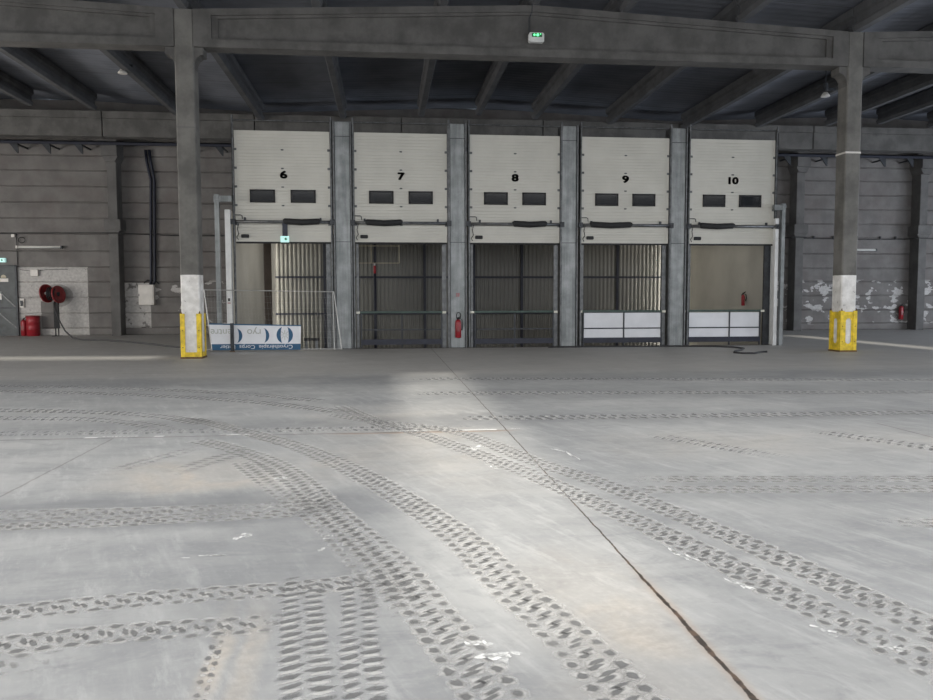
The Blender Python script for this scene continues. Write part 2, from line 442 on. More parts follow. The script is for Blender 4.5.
ALLT = [
 ([(-.9, 11.0), (-.1, 10.1), (.55, 9.6), (.98, 8.9), (1.43, 7.47), (1.81, 6.58), (2.12, 5.55), (2.39, 4.51), (2.51, 3.9), (2.6, 3.43), (2.66, 2.6)], .11, .25, 'z', 1),
 ([(-.75, 11.9), (.0, 9.75), (.3, 9.35), (.84, 8.1), (1.25, 7.05), (1.58, 6.0), (1.82, 5.2), (2.02, 4.46), (2.13, 3.95), (2.24, 3.52), (2.35, 3.05), (2.42, 2.5)], .11, .25, 'z', 1),
 ([(-2.9, 10.9), (-2.33, 10.35), (-1.51, 9.28), (-.84, 8.3), (-.24, 7.09), (.19, 6.0), (.50, 5.05), (.70, 4.1), (.85, 3.51), (.94, 3.01), (1.0, 2.5)], .11, .27, 'z', 1),
 ([(-2.3, 9.2), (-1.6, 8.4), (-.97, 7.38), (-.38, 5.72), (.02, 4.61), (.24, 3.75), (.36, 3.25), (.46, 2.8), (.5, 2.4)], .11, .27, 'z', 1),
 ([(-1.5, 8.0), (-.9, 6.6), (-.45, 5.6), (-.2, 4.9), (-.02, 4.3), (.08, 3.7)], .11, .25, 'z', .7),
 ([(-3.4, 4.0), (-2.4, 4.07), (-1.97, 4.11), (-1.25, 4.23), (-.43, 4.30), (.1, 4.45)], .105, .22, 'z', 1),
 ([(-3.0, 3.55), (-1.77, 3.72), (-1.35, 3.79), (-.76, 3.82), (-.4, 3.86)], .11, .22, 'z', 1),
 ([(-2.4, 3.2), (-1.9, 3.45), (-1.4, 3.55)], .13, .22, 'z', .8),
 ([(-.50, 4.6), (-.44, 4.0), (-.38, 3.5), (-.32, 3.0), (-.28, 2.5)], .085, .24, 't', 1),
 ([(-.18, 4.5), (-.15, 4.0), (-.13, 3.5), (-.09, 3.0), (-.07, 2.5)], .085, .20, 't', 1),
 ([(-.80, 4.0), (-.79, 3.6), (-.74, 3.0), (-.7, 2.5)], .11, .07, 't', .8),
 ([(1.9, 6.63), (3.5, 6.45), (4.8, 6.31), (9, 5.9)], .15, .24, 'z', .7),
 ([(1.7, 6.27), (3.0, 6.14), (4.53, 5.98), (9, 5.5)], .15, .24, 'z', .8),
 ([(-4.2, 6.0), (-3.0, 6.02), (-1.77, 5.99), (-.36, 6.05)], .14, .28, 'z', .6),
 ([(-4.0, 5.66), (-2.75, 5.70), (-1.7, 5.74), (-.35, 5.85)], .13, .20, 'z', .85),
 ([(-9, 14.8), (-6.7, 14.32), (-4.3, 13.5), (-2.5, 12.6), (-1.2, 11.6), (-.5, 10.9)], .13, .36, 't', 1),
 ([(-9, 15.5), (-6.7, 15.1), (-4.3, 14.3), (-2.3, 13.3), (-.9, 12.2)], .13, .36, 't', .8),
 ([(-9, 12.3), (-6, 11.9), (-4, 11.4), (-2.9, 10.8), (-2.2, 10.1)], .13, .36, 't', 1),
 ([(-9, 11.5), (-5, 11.0), (-3.6, 10.6), (-2.6, 9.8)], .13, .36, 't', .8),
 ([(-8, 9.8), (-4, 9.7), (-1, 9.6), (1.2, 9.5)], .13, .36, 't', .6),
 ([(.3, 15.5), (5, 14.8), (10.5, 13.94), (14, 13.5)], .15, .45, 't', .8),
 ([(.3, 13.1), (5, 12.6), (9.16, 12.17), (14, 11.6)], .15, .45, 't', .8),
 ([(.8, 10.3), (3, 10.15), (7.57, 10.0), (12, 9.9)], .14, .40, 't', .9),
 ([(3.0, 8.9), (3.6, 7.9), (4.0, 7.2)], .11, .34, 't', .7), ([(5.0, 8.9), (5.6, 7.9), (6.0, 7.2)], .11, .34, 't', .7),
 ([(-1.3, 8.6), (-1.7, 7.9), (-2.0, 7.2)], .10, .30, 't', .8), ([(-1.9, 8.8), (-2.3, 8.0), (-2.6, 7.3)], .10, .24, 't', .6),
 ([(3.2, 5.2), (4.2, 5.0), (5.4, 4.9)], .15, .22, 'z', .5), ([(3.0, 4.3), (4.0, 4.25)], .15, .22, 'z', .35)]
for i, (P, L, W_, kd, k_) in enumerate(ALLT): track(P, L, W_, kd, k_, .35 if kd == 'z' else .2, z=.0001 * (i % 5))
# chips of white paint and the remains of painted dashes
def fleck(cx, cy_, rx, ry, ang):
    for _ in range(7):
        u, w = random.uniform(-1, 1), random.uniform(-1, 1)
        WH.blob(cx + u * rx * math.cos(ang) - w * ry * math.sin(ang), cy_ + u * rx * math.sin(ang) + w * ry * math.cos(ang), rx * random.uniform(.2, .5), ry * random.uniform(.4, .9), ang + random.uniform(-.4, .4), .003, random.uniform(.6, 1), jit=.45, soft=.25)
for a_ in ((-.98, 5.25, .09, .035, 1.2), (-.90, 6.0, .05, .02, 1.0), (-.92, 7.0, .07, .03, .5), (1.83, 4.55, .14, .02, -1.2), (1.95, 4.08, .1, .02, -1.2),
           (2.08, 3.45, .07, .03, -.9), (.50, 3.35, .09, .04, .3), (.42, 3.48, .05, .03, .3), (1.0, 7.2, .16, .015, -1.3), (1.85, 7.75, .3, .02, -1.3), (2.28, 3.25, .06, .02, -.6), (-1.15, 4.9, .12, .012, .1), (-.4, 5.2, .05, .02, 1.2), (-.42, 4.95, .04, .02, 1.2), (.95, 8.2, .12, .05, .9)): fleck(*a_)
for x0, x1 in ((-3.25, -2.9), (-1.95, -1.8), (.0, .36), (1.1, 1.25), (1.5, 1.62)):
    for q in range(9): WH.blob(x0 + (x1 - x0) * q / 8, 9.36 + random.uniform(-.01, .01), (x1 - x0) / 9, .03, 0, .003, random.uniform(.7, 1), jit=.3)
DK.build('floor_tyre_prints', print_mat('print_dark', (.17, .17, .17), alpha=.8))
LT.build('floor_dust_ridges', print_mat('print_dust', (.62, .61, .59), alpha=.62))
WH.build('floor_paint_flecks', print_mat('paint_fleck', (.78, .78, .77), alpha=.95))
b = MB(); b.box(RX0 - .25, RX1 + .25, DY, 34.2, -1.5, -1.2)
struct('floor_dock_pit', b, simple('pit_floor', (.20, .19, .17), .8))
b = MB(); b.box(RX0 - .25, RX1 + .25, DY - .06, DY, -1.2, .015)
struct('trim_1', b, simple('dock_edge', (.05, .045, .04), .7, .3))

zs = [0, .33, .97, 1.67, 2.35, 2.99, 3.69, 4.45, 5.12, 5.81, 6.50, 7.18, 7.82, 8.5, 9.2, 10.2]
b = MB()
for a_, c_ in zip(zs, zs[1:]): b.prism([(YB + .3, a_), (YB + .06, a_), (YB + .06, a_ + .012), (YB, a_ + .035), (YB, c_ - .035), (YB + .06, c_ - .012), (YB + .06, c_), (YB + .3, c_)], XL - .3, XR + .3, 'x')
struct('wall_back', b, M_WALL)
M_SIDE = concrete('side_wall_concrete', (.2, .19, .18))
b = MB()
for x0 in (XL - .3,): b.box(x0, x0 + .3, YF, 9, 0, 10.2); b.box(x0, x0 + .3, 29, YB, 0, 10.2); b.box(x0, x0 + .3, 9, 29, 5, 10.2)
struct('wall_left', b, M_SIDE)
b = MB()
b.box(XR, XR + .3, YF, 8, 0, 10.2); b.box(XR, XR + .3, 30, YB, 0, 10.2); b.box(XR, XR + .3, 8, 30, 5, 10.2)
struct('wall_right', b, M_SIDE)
b = MB()
b.box(XL, XR, YF - .3, YF, 6, 10.2)
for a_ in (-24, -12, 1, 14, 27): b.box(a_, a_ + 3, YF - .3, YF, 0, 6)
struct('wall_front', b, M_SIDE)

# roof: ridges at 4.14 + 18.6 k, valleys over the columns
RID = [-14.45, 4.14, 22.73]
def roof_z(X, base=9.42, rise=.42):
    k = min(abs(X - r) for r in RID + [-33.1, 41.3])
    return base + rise * (1 - min(k, 9.3) / 9.3)
xs = sorted(set([XL, XR] + RID + [r + d for r in RID for d in (-9.3, 9.3)]))
xs = [q for q in xs if XL <= q <= XR]
SL = [(.25, 1.55, -10.5, 2.6), (16.5, 17.3, 7.0, 17.5), (-13.5, -6.2, 7.6, 8.9)]   # unseen roof slits, added so the sun lands as streaks on the floor
def roof_rect(b, x0, x1, y0, y1):
    cuts = sorted([q for q in xs if x0 < q < x1] + [x0, x1])
    for p, q in zip(cuts, cuts[1:]):
        b.prism([(p, roof_z(p) + .42), (q, roof_z(q) + .42), (q, roof_z(q) + .55), (p, roof_z(p) + .55)], y0, y1)
b = MB()
roof_rect(b, XL, XR, 17.5, YB + .3)
ys = sorted({YF, 17.5} | {s[2] for s in SL} | {s[3] for s in SL})
for y0, y1 in zip(ys, ys[1:]):
    segs = [(s[0], s[1]) for s in SL if s[2] <= y0 and s[3] >= y1]
    cur = XL
    for s0, s1 in sorted(segs): roof_rect(b, cur, s0, y0, y1); cur = s1
    roof_rect(b, cur, XR, y0, y1)
struct('ceiling', b, M_ROOF)

# dock recess: side walls, cladding at the back, low ceiling
b = MB(); b.box(RX0 - .12, RX0, DY + .55, 31.3, -1.2, 4.2); struct('wall_recess_left', b, M_BEIGE)
b = MB(); b.box(RX1, RX1 + .25, DY + .55, 33.2, -1.2, 4.2); struct('wall_recess_right', b, M_BEIGE)
b = MB(); b.box(RX0 - .25, RX1 + .25, DY + .55, 34.2, 4.2, 4.35); struct('ceiling_recess', b, M_BEIGE)
b = MB()
prof = []; X = -4.42
while X < 11.9:
    prof += [(X, 32.5), (X + .055, 32.5), (X + .085, 32.472), (X + .14, 32.472)]; X += .17
vs = []; fs = []
for (px, py) in prof: vs += [(px, py, -1.2), (px, py, 4.2)]
for i in range(len(prof) - 1): fs.append((2 * i, 2 * i + 2, 2 * i + 3, 2 * i + 1))
b.add(vs, fs)
o = struct('wall_recess_back', b, M_SHEET)
sm = o.modifiers.new('thick', 'SOLIDIFY'); sm.thickness = .01
b = MB(); b.box(RX0 - .25, RX0 - .15, 34.1, 34.2, -1.2, 4.2); b.box(RX0 - .25, RX1 + .25, 34.1, 34.3, -1.2, 4.2)
struct('wall_recess_rear', b, M_BEIGE)

# ------------------------------------------------------------------ columns, guards
def column(X0, X1, lab):
    Y0, Y1 = 21.47, 21.97
    t = thing('concrete_column', ((X0 + X1) / 2, (Y0 + Y1) / 2, 0), lab, 'column')
    b = MB(); b.prism([(X0 + .03, Y0), (X1 - .03, Y0), (X1, Y0 + .03), (X1, Y1 - .03), (X1 - .03, Y1), (X0 + .03, Y1), (X0, Y1 - .03), (X0, Y0 + .03)], 0, 9.12, 'z')
    obj('shaft', b, M_COLUMN, t)
    for s, e in ((-1, X0), (1, X1)):
        pr = [(e, 7.62), (e, 8.16), (e + s * .24, 8.16), (e + s * .24, 7.98)]
        pr += [(e + s * (.24 - .24 * math.sin(q)), 7.98 - .3 * (1 - math.cos(q))) for q in (.4, .8, 1.2)]
        b = MB(); b.prism(pr, Y0 + .04, Y1 - .04); obj('corbel', b, M_BEAM, t)
    b = MB(); b.box(X0 - .004, X1 + .004, Y0 - .004, Y1 + .004, 6.08, 6.11) if X0 < 0 else b.box(X0 - .004, X1 + .004, Y0 - .004, Y1 + .004, 5.72, 5.77)
    obj('casting_joint', b, M_PILASTER if X0 < 0 else M_CREAMB, t)
def guard(X0, X1, lab, open_=False):
    Y0, Y1 = 21.43, 22.01; x0, x1 = X0 - .025, X1 + .025; H = 1.17
    t = thing('column_guard', ((X0 + X1) / 2, (Y0 + Y1) / 2, 0), lab, 'column guard')
    # side plates: a plate with a long rounded slot, on each of the four sides
    def plate(fn, w):
        hw = w / 2; sw = .085; z0, z1 = .24, .98
        inn = []; out = []
        for k in range(32):
            a_ = 2 * PI * k / 32
            cx_, cz = math.cos(a_), math.sin(a_)
            inn.append((sw * cx_, (z1 - sw if cz > 0 else z0 + sw) + sw * cz))
            q = max(abs(cx_) / (hw - .05), abs(cz) / (H / 2)) ; out.append((cx_ / q, H / 2 + cz / q))
        b = MB(); vs = []
        for d in (0, .012):
            for (u, z) in inn + out: vs.append(fn(u, z, d))
        n = 32; fs = []
        for k in range(n):
            j = (k + 1) % n
            fs += [(k, j, n + j, n + k), (2 * n + k, 3 * n + k, 3 * n + j, 2 * n + j), (k, 2 * n + k, 2 * n + j, j), (n + k, n + j, 3 * n + j, 3 * n + k)]
        b.add(vs, fs); return b
    cx, cy_ = (x0 + x1) / 2, (Y0 + Y1) / 2
    if open_:
        for y0_, y1_ in ((Y0 + .015, Y0 + .027), (Y1 - .027, Y1 - .015)):
            b = MB(); b.box(x0 + .01, x1 - .01, y0_, y1_, .05, .17); obj('cross_plate', b, M_YEL, t)
        for x0_, x1_ in ((x0 + .008, x0 + .02), (x1 - .02, x1 - .008)):
            b = MB(); b.box(x0_, x1_, Y0 + .02, Y1 - .02, .05, .17); obj('cross_plate', b, M_YEL, t)
    else:
        obj('side_plate', plate(lambda u, z, d: (cx + u, Y0 + .015 + d, z), x1 - x0), M_YEL, t)
        obj('side_plate', plate(lambda u, z, d: (cx + u, Y1 - .015 - d, z), x1 - x0), M_YEL, t)
        obj('side_plate', plate(lambda u, z, d: (x0 + .015 + d, cy_ + u, z), Y1 - Y0), M_YEL, t)
        obj('side_plate', plate(lambda u, z, d: (x1 - .015 - d, cy_ + u, z), Y1 - Y0), M_YEL, t)
    for ax_, sx in ((x0, 1), (x1, -1)):
        for ay, sy_ in ((Y0, 1), (Y1, -1)):
            b = MB(); b.prism([(ax_, ay), (ax_ + sx * .12, ay), (ax_ + sx * .12, ay + sy_ * .014), (ax_ + sx * .014, ay + sy_ * .014), (ax_ + sx * .014, ay + sy_ * .12), (ax_, ay + sy_ * .12)], 0, H + .03, 'z')
            g = obj('corner_angle', b, M_YEL, t)
            b = MB(); b.prism([(ax_ + sx * .005, H + .03), (ax_ + sx * .06, H + .03), (ax_ + sx * .03, H + .11)], min(ay + sy_ * .002, ay + sy_ * .012), max(ay + sy_ * .002, ay + sy_ * .012)); obj('spike', b, M_RUST, g)
    for z in (.0, ):
        b = MB(); b.box(x0 - .01, x1 + .01, Y0 - .012, Y0, z, z + .05); b.box(x0 - .01, x1 + .01, Y1, Y1 + .012, z, z + .05)
        b.box(x0 - .012, x0, Y0, Y1, z, z + .05); b.box(x1, x1 + .012, Y0, Y1, z, z + .05)
        obj('foot_band', b, M_RUST, t, label='rusty brown foot band')
    for (u, z) in ((x0 + .06, .3), (x0 + .06, .75), (x1 - .06, .3), (x1 - .06, .75)):
        b = MB(); b.tube([(u, Y0 - .012, z), (u, Y0, z)], .014, 8); obj('bolt', b, M_RUST, t)
column(-5.40, -4.91, 'left concrete column with white painted foot, beside the fallen banner')
column(13.20, 13.66, 'right concrete column with white painted foot, right of door 10')
guard(-5.40, -4.91, 'yellow steel guard around the foot of the left column beside the banner', True)
guard(13.20, 13.66, 'yellow steel guard around the foot of the right column beyond door 10')

# ------------------------------------------------------------------ main beams
def beam(x0, x1, ridge, lab, end0=.46, end1=.46):
    Y0, Y1 = 21.47, 21.97; zb = 8.17
    def zt(X): return 9.12 + .42 * (1 - abs(X - ridge) / 9.3)
    t = thing('roof_beam', (ridge if x0 < ridge < x1 else (x0 + x1) / 2, 21.72, zb), lab, 'beam', 'long roof beams across the hall')
    mids = [q for q in (ridge,) if x0 < q < x1]
    X = [x0] + mids + [x1]
    top = [(q, zt(q)) for q in X]
    b = MB()
    b.prism([(x0, zb), (x1, zb), (x1, zb + .20), (x0, zb + .20)], Y0, Y1)
    b.prism([(q, z) for q, z in top] + [(q, z - .17) for q, z in reversed(top)], Y0, Y1)
    b.prism([(x0, zb + .2), (x1, zb + .2)] + [(q, z - .17) for q, z in reversed(top)], Y0 + .13, Y1 - .13)
    # bevelled transitions between web and flanges
    b.prism([(x0, zb + .2), (x1, zb + .2), (x1, zb + .25), (x0, zb + .25)], Y0 + .06, Y1 - .06)
    b.prism([(q, z - .17) for q, z in top] + [(q, z - .24) for q, z in reversed(top)], Y0 + .06, Y1 - .06)
    obj('beam_body', b, M_BEAM, t)
    if end0:
        b = MB(); b.prism([(x0, zb + .01), (x0 + end0, zb + .01), (x0 + end0, zt(x0 + end0) - .01), (x0, zt(x0) - .01)], Y0 - .004, Y1 + .004)
        b.prism([(x0 + end0, zb + .2), (x0 + end0 + .16, zb + .2), (x0 + end0 + .16, zt(x0 + end0 + .16) - .17), (x0 + end0, zt(x0 + end0) - .17)], Y0 + .07, Y1 - .07)
        obj('end_block', b, M_BEAM, t)
    if end1:
        b = MB(); b.prism([(x1 - end1, zb + .01), (x1, zb + .01), (x1, zt(x1) - .01), (x1 - end1, zt(x1 - end1) - .01)], Y0 - .004, Y1 + .004)
        b.prism([(x1 - end1 - .16, zb + .2), (x1 - end1, zb + .2), (x1 - end1, zt(x1 - end1) - .17), (x1 - end1 - .16, zt(x1 - end1 - .16) - .17)], Y0 + .07, Y1 - .07)
        obj('end_block', b, M_BEAM, t)
beam(-4.91, 13.20, 4.14, 'long grey concrete roof beam between the two columns, above the dock doors')
beam(-23.6, -5.40, -14.45, 'grey concrete roof beam running off to the left of the left column', end0=0)
beam(13.66, 32.5, 22.73, 'grey concrete roof beam running off to the right of the right column', end1=0)

# ------------------------------------------------------------------ purlins
OFF = [0, 2.5, -2.5, 5.85, -5.85]
px_all = sorted([r + o_ for r in RID for o_ in OFF] + [-5.15, 13.43])
px_all = [q for q in px_all if -22 < q < 31]
def purlin(X, Y0, Y1, lab, grp):
    z = 9.12 + .42 * (1 - min(abs(X - r) for r in RID) / 9.3)
    if abs(X - 4.14) < .1: z = 9.54
    pr = [(X - .10, z), (X + .10, z), (X + .15, z + .12), (X + .15, z + .16), (X + .07, z + .22), (X + .07, z + .40), (X + .16, z + .46), (X + .16, z + .66),
          (X - .16, z + .66), (X - .16, z + .46), (X - .07, z + .40), (X - .07, z + .22), (X - .15, z + .16), (X - .15, z + .12)]
    b = MB(); b.prism(pr, Y0, Y1)
    obj('roof_purlin', b, M_PURLIN, org=(X, Y0, z), label=lab, cat='purlin', group=grp)
def where(X):
    if X < -5.3: return 'left of the left column'
    if X > 13.6: return 'right of the right column'
    if abs(X + 5.15) < .2: return 'in line with the left column'
    if abs(X - 13.43) < .2: return 'in line with the right column'
    d = min(range(5), key=lambda k: abs(X - (-3.1 + 3.6155 * k)))
    return 'above dock door %d' % (6 + d)
names = {}
def ordn(lst, X):
    same = [q for q in lst if where(q) == where(X)]
    if len(same) == 1: return ''
    w = ['nearest', 'second nearest', 'third nearest', 'fourth nearest', 'fifth nearest', 'sixth nearest']
    ref = -5.15 if X < 0 else 13.43
    if where(X).startswith('above'):
        return 'left one ' if X == same[0] else 'right one '
    same.sort(key=lambda q: abs(q - ref))
    return '%s one ' % w[same.index(X)]
for X in px_all:
    o_ = ordn(px_all, X)
    purlin(X, 21.45, 34.38, ('purlin behind the beam, %s%s' % (o_, where(X))), 'roof purlins running back from the main beam')
    if -9 < X < 20:
        purlin(X, 17.55, 21.40, ('short purlin before the beam, %s%s' % (o_, where(X))), 'purlin ends in front of the main beam')

# ------------------------------------------------------------------ back wall pilasters, rear beams, brackets
pils = [-17.85, -11.64, -5.43, 13.2, 19.56, 25.80]
wl = {-17.85: 'concrete wall pilaster at the far left beyond the dark door', -11.64: 'concrete wall pilaster with block collar between hose reel and electrical box',
      -5.43: 'concrete wall pilaster hidden behind the left column', 13.2: 'concrete wall pilaster behind door 10', 19.56: 'concrete wall pilaster just left of the right column',
      25.80: 'concrete wall pilaster at the right edge beside the extinguisher'}
for X in pils:
    if X in (-5.43, 13.2): continue
    t = thing('wall_pilaster', (X, 35.6, 0), wl[X], 'pilaster', 'concrete pilasters on the back wall')
    b = MB(); b.box(X - .2, X + .2, 35.35, 36, 0, 8.36); obj('shaft', b, M_PILASTER, t, bevel=.02)
    b = MB(); b.box(X - .34, X + .34, 35.22, 36, 4.60, 5.02); b.prism([(X - .34, 4.60), (X + .34, 4.60), (X + .2, 4.4), (X - .2, 4.4)], 35.3, 36); obj('collar', b, M_PILASTER, t)
    b = MB(); b.box(X - .32, X + .32, 35.1, 36, 7.70, 8.36); b.prism([(X - .32, 7.70), (X + .32, 7.70), (X + .2, 7.45), (X - .2, 7.45)], 35.2, 36); obj('corbel', b, M_PILASTER, t)
jo = [-24, -11.64, -5.43, .78, 7.0, 13.2, 19.56, 25.80, 32.9]
nm = ['above the hose reel', 'behind the left column', 'behind door 6', 'behind door 8', 'behind door 9', 'behind door 10', 'behind the right column', 'at the right edge']
for i, (a_, c_) in enumerate(zip(jo, jo[1:])):
    t = thing('rear_beam', ((a_ + c_) / 2, 34.65, 8.36), 'grey concrete beam along the top of the back wall, %s' % nm[i], 'beam', 'beams along the back wall')
    b = MB(); b.box(a_ + .02, c_ - .02, 34.4, 34.9, 8.36, 9.1); obj('beam_body', b, M_BEAM, t, bevel=.02)
    b = MB(); b.box(a_ + .02, c_ - .02, 34.36, 34.95, 9.1, 9.40); obj('top_flange', b, M_BEAM, t, bevel=.02)
b = MB(); b.box(XL + .1, XR - .1, 35.0, 35.9, 9.0, 9.3)
for X in []: pass
t = thing('cable_tray', (4, 35.3, 8.1), 'long dark steel tray hung under the rear beams along the back wall', 'cable tray')
b = MB(); b.box(XL + .2, XR - .2, 34.95, 35.05, 8.12, 8.26); b.box(XL + .2, XR - .2, 34.95, 35.08, 8.22, 8.26); obj('tray', b, M_NAVY, t)
for X in (-15.3, -14.0, -12.7, -8.1, -6.9, 14.5, 16.0, 17.7, 18.8, 20.6, 22.0, 23.5, 24.9, 27.0):
    b = MB(); b.prism([(X - .30, 8.12), (X + .04, 8.12), (X + .04, 7.72), (X - .02, 7.75)], 35.0, 35.06); b.box(X - .0, X + .04, 35.0, 35.98, 8.05, 8.12)
    obj('bracket', b, M_DARK, t)

# ------------------------------------------------------------------ dock piers
PIER = [-1.285, 2.325, 5.94, 9.575]
DOOR = [-3.12, .54, 4.18, 7.81, 11.43]
pn = ['between doors 6 and 7', 'between doors 7 and 8, with the red extinguisher', 'between doors 8 and 9', 'between doors 9 and 10']
for i in range(4):
    X = PIER[i]
    t = thing('dock_pier', (X, 25.15, 0), 'grey galvanised pier ' + pn[i], 'pier', 'piers between the dock doors')
    b = MB(); b.box(X - .235, X + .235, 24.93, 25.4, .0, 7.09); obj('casing', b, M_GALV, t, bevel=.015)
    for s in (-1, 1):
        b = MB(); b.box(X + s * .262 - .02, X + s * .262 + .02, 24.88, 25.42, 0, 7.1); obj('edge_flange', b, M_TRACK, t)
    for z in (3.36, 6.62):
        b = MB(); b.box(X - .24, X + .24, 24.922, 24.935, z, z + .018); obj('seam', b, M_DARK, t)
    b = MB(); b.box(X - .27, X + .27, 24.86, 25.42, 0, .012); obj('base_plate', b, M_DARK, t)

# ------------------------------------------------------------------ dock doors
zsec = [3.36, 3.90, 4.48, 5.05, 5.62, 6.19, 6.77]
M_GLASS2 = M_GLASS
def door(k):
    C = DOOR[k]; n = 6 + k; hw = 1.45
    t = thing('dock_door', (C, 25.0, 3.33), 'raised cream sectional dock door marked %d' % n, 'dock door', 'row of raised dock doors')
    for i, (z0, z1) in enumerate(zip(zsec, zsec[1:])):
        pr = [(25.04, z0 + .001), (24.974, z0 + .001), (24.97, z0 + .006)]
        q = 6; h = (z1 - z0 - .012) / q
        for j in range(q):
            a_ = z0 + .006 + h * j
            pr += [(24.97, a_ + h * .30), (24.97, a_ + h * .72), (24.978, a_ + h * .86), (24.97, a_ + h * .99)] if j < q - 1 else [(24.97, z1 - .006), (24.974, z1 - .001)]
        pr += [(25.04, z1 - .001)]
        b = MB(); b.prism(pr, C - hw, C + hw, 'x'); s = obj('panel_section', b, M_DOOR, t)
        if i == 2:
            for wx in (-.62, .62):
                w, h0, h1 = .385, 4.57, 4.97
                X = C + wx
                b = MB()
                b.box(X - w, X + w, 24.945, 24.98, h0, h0 + .05); b.box(X - w, X + w, 24.945, 24.98, h1 - .05, h1)
                b.box(X - w, X - w + .05, 24.945, 24.98, h0, h1); b.box(X + w - .05, X + w, 24.945, 24.98, h0, h1)
                wn = obj('window_frame', b, M_BLACK, s)
                b = MB(); b.box(X - w + .045, X + w - .045, 24.955, 24.968, h0 + .045, h1 - .045)
                obj('window_pane', b, M_GLASS, s)
    # edge stiles
    for s in (-1, 1):
        b = MB(); b.box(min(C + s * hw, C + s * (hw - .07)), max(C + s * hw, C + s * (hw - .07)), 24.955, 24.97, 3.38, 6.76); obj('edge_stile', b, M_DOOR, t)
    b = MB(); b.box(C - hw, C + hw, 24.97, 25.03, 3.31, 3.365); obj('bottom_seal', b, M_BLACK, t)
    text('door_number', str(n), .30, (C + (.0 if k else .03), 24.962, 5.42), M_INK, t, bold=.012, width=.23 if n < 10 else .35)
    for z in zsec[1:-1]:
        b = MB(); b.box(C - .035, C + .035, 24.95, 24.972, z - .02, z + .02); b.tube([(C - .045, 24.95, z), (C + .045, 24.95, z)], .01, 6); obj('hinge', b, M_TRACK, t)
        for s in (-1, 1):
            b = MB(); X = C + s * (hw - .02); b.box(X - .05, X + .05, 24.94, 24.957, z - .035, z + .035); b.tube([(X - .02 * s, 24.935, z), (X + .1 * s, 24.935, z)], .014, 8)
            obj('roller_hinge', b, M_TRACK, t)
    # bent latch and lift handle
    b = MB(); b.tube([(C - hw - .02, 24.93, 4.18), (C - hw + .16, 24.93, 4.18), (C - hw + .2, 24.93, 4.16), (C - hw + .21, 24.93, 4.06)], .013, 8); obj('latch', b, M_DARK, t)
    b = MB(); X = C - hw + .28
    b.prism([(X - .12, 3.50), (X - .10, 3.48), (X + .10, 3.48), (X + .12, 3.50), (X + .12, 3.57), (X + .10, 3.59), (X - .10, 3.59), (X - .12, 3.57)], 24.93, 24.972); obj('handle', b, M_BLACK, t)
    # cross bar with padded sleeve
    b = MB(); zb = 3.97 - .01 * k
    b.tube([(C - hw - .12, 24.86, zb), (C + hw + .12, 24.86, zb)], .048, 12); bar = obj('cross_bar', b, M_TRACK, t, smooth=True)
    pr = {0: (.0, 1.15), 1: (-1.13, .04), 2: (-.1, 1.02), 3: (-1.2, .2), 4: (-1.15, .05)}[k]
    b = MB(); a_, c_ = C + pr[0], C + pr[1]
    b.tube([(a_, 24.85, zb + .03), (a_ + .04, 24.85, zb + .03), (a_ + .06, 24.85, zb + .02), ((a_ + c_) / 2, 24.85, zb - .01), (c_ - .06, 24.85, zb + .02), (c_ - .04, 24.85, zb + .03), (c_, 24.85, zb + .03)],
           [.05, .08, .092, .095, .092, .08, .05], 12); obj('rubber_sleeve', b, M_BLACK, bar, smooth=True)
    for s in (-1, 1):
        X = C + s * (hw + .06)
        b = MB(); b.box(X - .07, X + .07, 24.80, 24.94, zb - .08, zb + .08); b.tube([(X, 24.80, zb), (X, 24.78, zb)], .04, 8); obj('clamp', b, M_DARK, bar)
    for dx in (-hw + .30, hw - .3):
        b = MB(); X = C + dx; b.box(X - .03, X + .03, 24.84, 24.90, zb - .02, zb + .13); obj('pin', b, M_DARK, bar)
    # side tracks and head bar
    for s in (-1, 1):
        X = C + s * (hw + .045)
        b = MB(); b.box(X - .03, X + .03, 24.90, 24.96, .02, 7.13); b.box(X + s * .02 - .012, X + s * .02 + .012, 24.90, 25.08, .02, 7.13)
        obj('track', b, M_TRACK, t)
        b = MB(); b.tube([(X, 24.9, 7.0), (X, 24.9, 7.2)], .035, 8); obj('track_pulley', b, M_TRACK, t)
    b = MB(); b.tube([(C - hw - .05, 24.97, 7.08), (C + hw + .05, 24.97, 7.08)], .022, 8); obj('head_bar', b, M_TRACK, t)
    # jambs of the opening
    jl = -hw if k else -hw + 0
    for s in ((-1, 1) if k else (1,)):
        X0 = C + s * (hw - .02); X1 = C + s * (hw - (.10 if s < 0 else .16 if k < 4 else .24))
        b = MB(); b.box(min(X0, X1), max(X0, X1), 25.06, 25.14, .0, 3.4); obj('jamb', b, M_TRACK if k < 4 or s < 0 else M_DARK, t)
    b = MB(); X = C - hw + .03
    b.tube([(X + .08, 24.9, 3.95), (X + .03, 24.88, 3.75), (X + .07, 24.9, 3.6), (X + .0, 24.92, 3.5), (X + .05, 24.94, 3.42)], .012, 6); obj('pull_cord', b, M_BLACK, t)
for k in range(5): door(k)
# the small lit sign hanging from the bar of door 6
t = thing('hanging_sign', (-3.06, 24.84, 3.5), 'small pale lit sign on a dark blue strap hanging from the bar of door 6', 'sign')
b = MB(); b.box(-3.14, -2.98, 24.83, 24.85, 3.52, 3.93); obj('strap', b, M_NAVY, t)
b = MB(); b.box(-3.20, -2.94, 24.81, 24.87, 3.34, 3.53); obj('sign_box', b, M_PALES, t, bevel=.01)
b = MB(); b.prism([(-3.09, 3.44), (-3.02, 3.50), (-3.02, 3.455), (-2.99, 3.455), (-2.99, 3.42), (-3.02, 3.42), (-3.02, 3.38)], 24.803, 24.81); obj('arrow', b, M_DARKGREEN, t)

